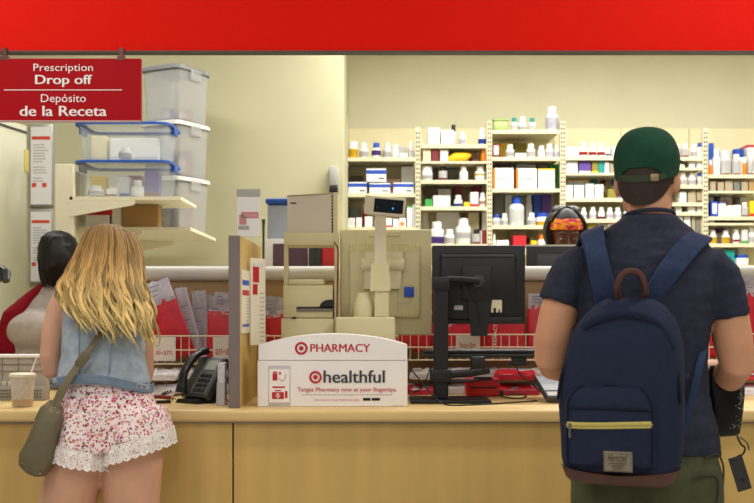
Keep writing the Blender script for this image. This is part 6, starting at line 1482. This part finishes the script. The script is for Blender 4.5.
hrings(q, [(dp(44, 440, -.005), (.165, 0, 0), (0, .128, 0), 2.3), (dp(46, 390, -.01), (.158, 0, 0), (0, .13, 0), 2.3), (dp(46, 345, -.01), (.165, 0, 0), (0, .13, 0), 2.3), (dp(48, 315, .01), (.172, 0, 0), (0, .118, 0), 2.3), (dp(52, 296, .025), (.125, 0, 0), (0, .088, 0), 2.2), (dp(55, 283, .03), (.06, 0, 0), (0, .06, 0), 2)])
ell(q, dp(44, 331, -.085), (.155, .10, .105))
me = remesh(q, .008, 8, wrinkle(.003, 16, 6)); mesh_obj('grey_top', me, GRT, st, smooth=80)
CAR = fabric('crimson_knit', (140, 14, 34), .35, 30, .12, 30)
q = B()   # cardigan: two open front panels with sleeves
def half(s, xs_):
    hrings(q, [(dp(xs_[0], 440, .02), (.09, 0, 0), (0, .14, 0), 2.6), (dp(xs_[1], 380, .02), (.085, 0, 0), (0, .14, 0), 2.6), (dp(xs_[2], 340, .02), (.085, 0, 0), (0, .138, 0), 2.6), (dp(xs_[3], 312, .03), (.09, 0, 0), (0, .125, 0), 2.4), (dp(xs_[4], 294, .035), (.06, 0, 0), (0, .09, 0), 2.2), (dp(xs_[5], 284, .035), (.03, 0, 0), (0, .06, 0), 2)])
half(-1, (16, 15, 14, 22, 36, 43)); half(1, (80, 80, 80, 76, 70, 66))
tube(q, [dp(27, 309, .02), dp(14, 322, .01), dp(5, 342, .0), dp(1, 362, -.05), dp(7, 374, -.17), dp(14, 374, -.26)], [(.07, .07), (.068, .068), (.062, .062), (.055, .057), (.048, .048), (.038, .036)], 18, side=(1, 0, 0))
tube(q, [dp(76, 301, .02), dp(88, 314, .01), dp(94, 338, .0), dp(93, 362, -.05), dp(82, 374, -.17), dp(72, 376, -.26)], [(.07, .07), (.068, .068), (.062, .062), (.055, .057), (.048, .048), (.038, .036)], 18, side=(1, 0, 0))
me = remesh(q, .008, 6, wrinkle(.004, 14, 9)); mesh_obj('cardigan', me, CAR, st, smooth=80, )
q = B()
for s in (-1, 1): tube(q, [V((X(46, YD) + s * .075, YD, .88)), V((X(46, YD) + s * .085, YD - .01, .5)), V((X(46, YD) + s * .09, YD, .06))], [(.12, .13), (.085, .09), (.06, .065)], 18, side=(1, 0, 0))
me = remesh(q, .01, 4); mesh_obj('trousers', me, fabric('black_trouser_cloth', (30, 30, 34)), st, smooth=80)
for s in (-1, 1):
    q = B(); shoe(q, (X(46, YD) + s * .09, YD + .02, 0), math.pi); add('shoe', q, BLACKR, st)

# ---- staff member with the bright headband
YH = 5.75
def hp(px, py, dy=0): return V((X(px, YH), YH + dy, Z(py, YH)))
s2 = thing('person', 'staff member in an orange and magenta headband looking down behind a monitor', 'person', (X(566, YH), YH, 0))
HH = MX.Translation(hp(565.5, 236.5, .0)) @ MX.Rotation(R(180), 4, 'Z') @ MX.Rotation(R(-14), 4, 'X') @ MX.Scale(1.08, 4)
q = B(); head_prims(q, HH)
for s in (-1, 1): ell(q, (s * .031, .081, .006), (.017, .009, .010), HH)
tube(q, [hp(565, 246, .02), hp(565, 262, .03), hp(565, 274, .03)], [(.05, .052), (.052, .055), (.09, .07)], 18, side=(1, 0, 0))
hrings(q, [(hp(565, 430, .02), (.16, 0, 0), (0, .12, 0), 2.2), (hp(565, 370, .02), (.14, 0, 0), (0, .11, 0), 2.2), (hp(565, 310, .02), (.16, 0, 0), (0, .12, 0), 2.3), (hp(565, 285, .03), (.17, 0, 0), (0, .1, 0), 2.3), (hp(565, 272, .03), (.12, 0, 0), (0, .07, 0), 2.2)])
for s in (-1, 1):
    we = hp(565 + s * 14, 338, -.33)
    tube(q, [hp(565 + s * 32, 284, .03), hp(565 + s * 37, 312, .03), hp(565 + s * 38, 334, .0), hp(565 + s * 30, 338, -.15), we], [(.055, .055), (.048, .05), (.042, .044), (.036, .036), (.024, .02)], 16, side=(1, 0, 0)); hand(q, we, V((-s * .4, -.9, 0)), V((0, 0, -1)), s, .92, .4)
    tube(q, [V((X(565, YH) + s * .08, YH + .02, .85)), V((X(565, YH) + s * .085, YH, .5)), V((X(565, YH) + s * .09, YH + .02, .07))], [(.09, .1), (.062, .065), (.042, .046)], 16, side=(1, 0, 0))
me = remesh(q, .007, 4); mesh_obj('body', me, SKIND, s2, smooth=80)
face_parts(s2, HH, .004, DH, SKIND)
q = B(); cap_shell(q, HH, (0, -.022, .024), (.091, .112, .108), -118, 118, -58, 89, 48, 26, hole=lambda a, e: abs(a) > 108 and e < 30, thick=.012)
cap_shell(q, HH, (0, -.018, .026), (.085, .103, .112), -180, 180, 38, 89.9, 60, 16, thick=.01)
ell(q, (.035, -.03, .125), (.04, .05, .03), HH); ell(q, (-.035, -.03, .125), (.04, .05, .03), HH)
add('hair', q, DH, s2, smooth=80)
HB = bpy.data.materials.new('headband_print'); HB.use_nodes = True; nt = HB.node_tree; bs = nt.nodes['Principled BSDF']; bs.inputs['Roughness'].default_value = .7
tc = nt.nodes.new('ShaderNodeTexCoord'); mp2 = nt.nodes.new('ShaderNodeMapping'); mp2.inputs['Scale'].default_value = (26, 26, 60); mp2.inputs['Rotation'].default_value = (0, .5, 0); nz = nt.nodes.new('ShaderNodeTexNoise'); nz.inputs['Scale'].default_value = 1; nz.inputs['Detail'].default_value = 1.5
cr = nt.nodes.new('ShaderNodeValToRGB'); cr.color_ramp.interpolation = 'CONSTANT'
for i, (p_, c) in enumerate(((0, (206, 20, 110)), (.43, (232, 70, 30)), (.46, (246, 140, 20)), (.60, (250, 186, 50)), (.70, (80, 30, 36)))):
    el = cr.color_ramp.elements[i] if i < 2 else cr.color_ramp.elements.new(p_)
    el.position = p_; el.color = lin(c) + (1,)
nt.links.new(tc.outputs['Object'], mp2.inputs[0]); nt.links.new(mp2.outputs[0], nz.inputs['Vector']); nt.links.new(nz.outputs['Fac'], cr.inputs[0]); nt.links.new(cr.outputs[0], bs.inputs['Base Color'])
q = B(); rows = []
for el, k in ((12, 1.0), (20, 1.05), (33, 1.08), (48, 1.07), (58, 1.03)):
    row = []
    for i in range(57):
        az = 70 + 220 * i / 56; a_ = R(az); drop = -16 * (abs(az - 180) / 110) ** 2
        e = R(el + drop)
        row.append(HH @ V((.087 * k * math.cos(e) * math.sin(a_), -.018 - .108 * k * math.cos(e) * math.cos(a_), .026 + .110 * k * math.sin(e))))
    rows.append(row)
skin_rings(q, rows, caps=False, closed=False); bmesh.ops.recalc_face_normals(q, faces=q.faces[:]); bmesh.ops.solidify(q, geom=q.faces[:], thickness=.004)
add('headband', q, HB, s2, smooth=70, label='orange headband with magenta pattern')
q = B()
hrings(q, [(hp(565, 430, .02), (.175, 0, 0), (0, .135, 0), 2.3), (hp(565, 370, .02), (.155, 0, 0), (0, .125, 0), 2.3), (hp(565, 310, .02), (.17, 0, 0), (0, .132, 0), 2.3), (hp(565, 286, .03), (.178, 0, 0), (0, .11, 0), 2.3), (hp(565, 270, .03), (.1, 0, 0), (0, .075, 0), 2)])
for s in (-1, 1): tube(q, [hp(565 + s * 28, 279, .03), hp(565 + s * 35, 296, .03), hp(565 + s * 37.5, 318, .03)], [(.06, .065), (.064, .064), (.058, .058)], 18, side=(1, 0, 0))
me = remesh(q, .009, 5, wrinkle(.004, 14, 19)); mesh_obj('blouse', me, fabric('dark_plum_cloth', (64, 40, 52)), s2, smooth=80)
q = B()
for s in (-1, 1): tube(q, [V((X(565, YH) + s * .075, YH + .02, .88)), V((X(565, YH) + s * .085, YH + .01, .5)), V((X(565, YH) + s * .09, YH + .02, .06))], [(.12, .13), (.085, .09), (.06, .065)], 18, side=(1, 0, 0))
me = remesh(q, .01, 4); mesh_obj('trousers', me, MATS['black_trouser_cloth'], s2, smooth=80)
for s in (-1, 1):
    q = B(); shoe(q, (X(565, YH) + s * .09, YH + .04, 0), math.pi); add('shoe', q, BLACKR, s2)
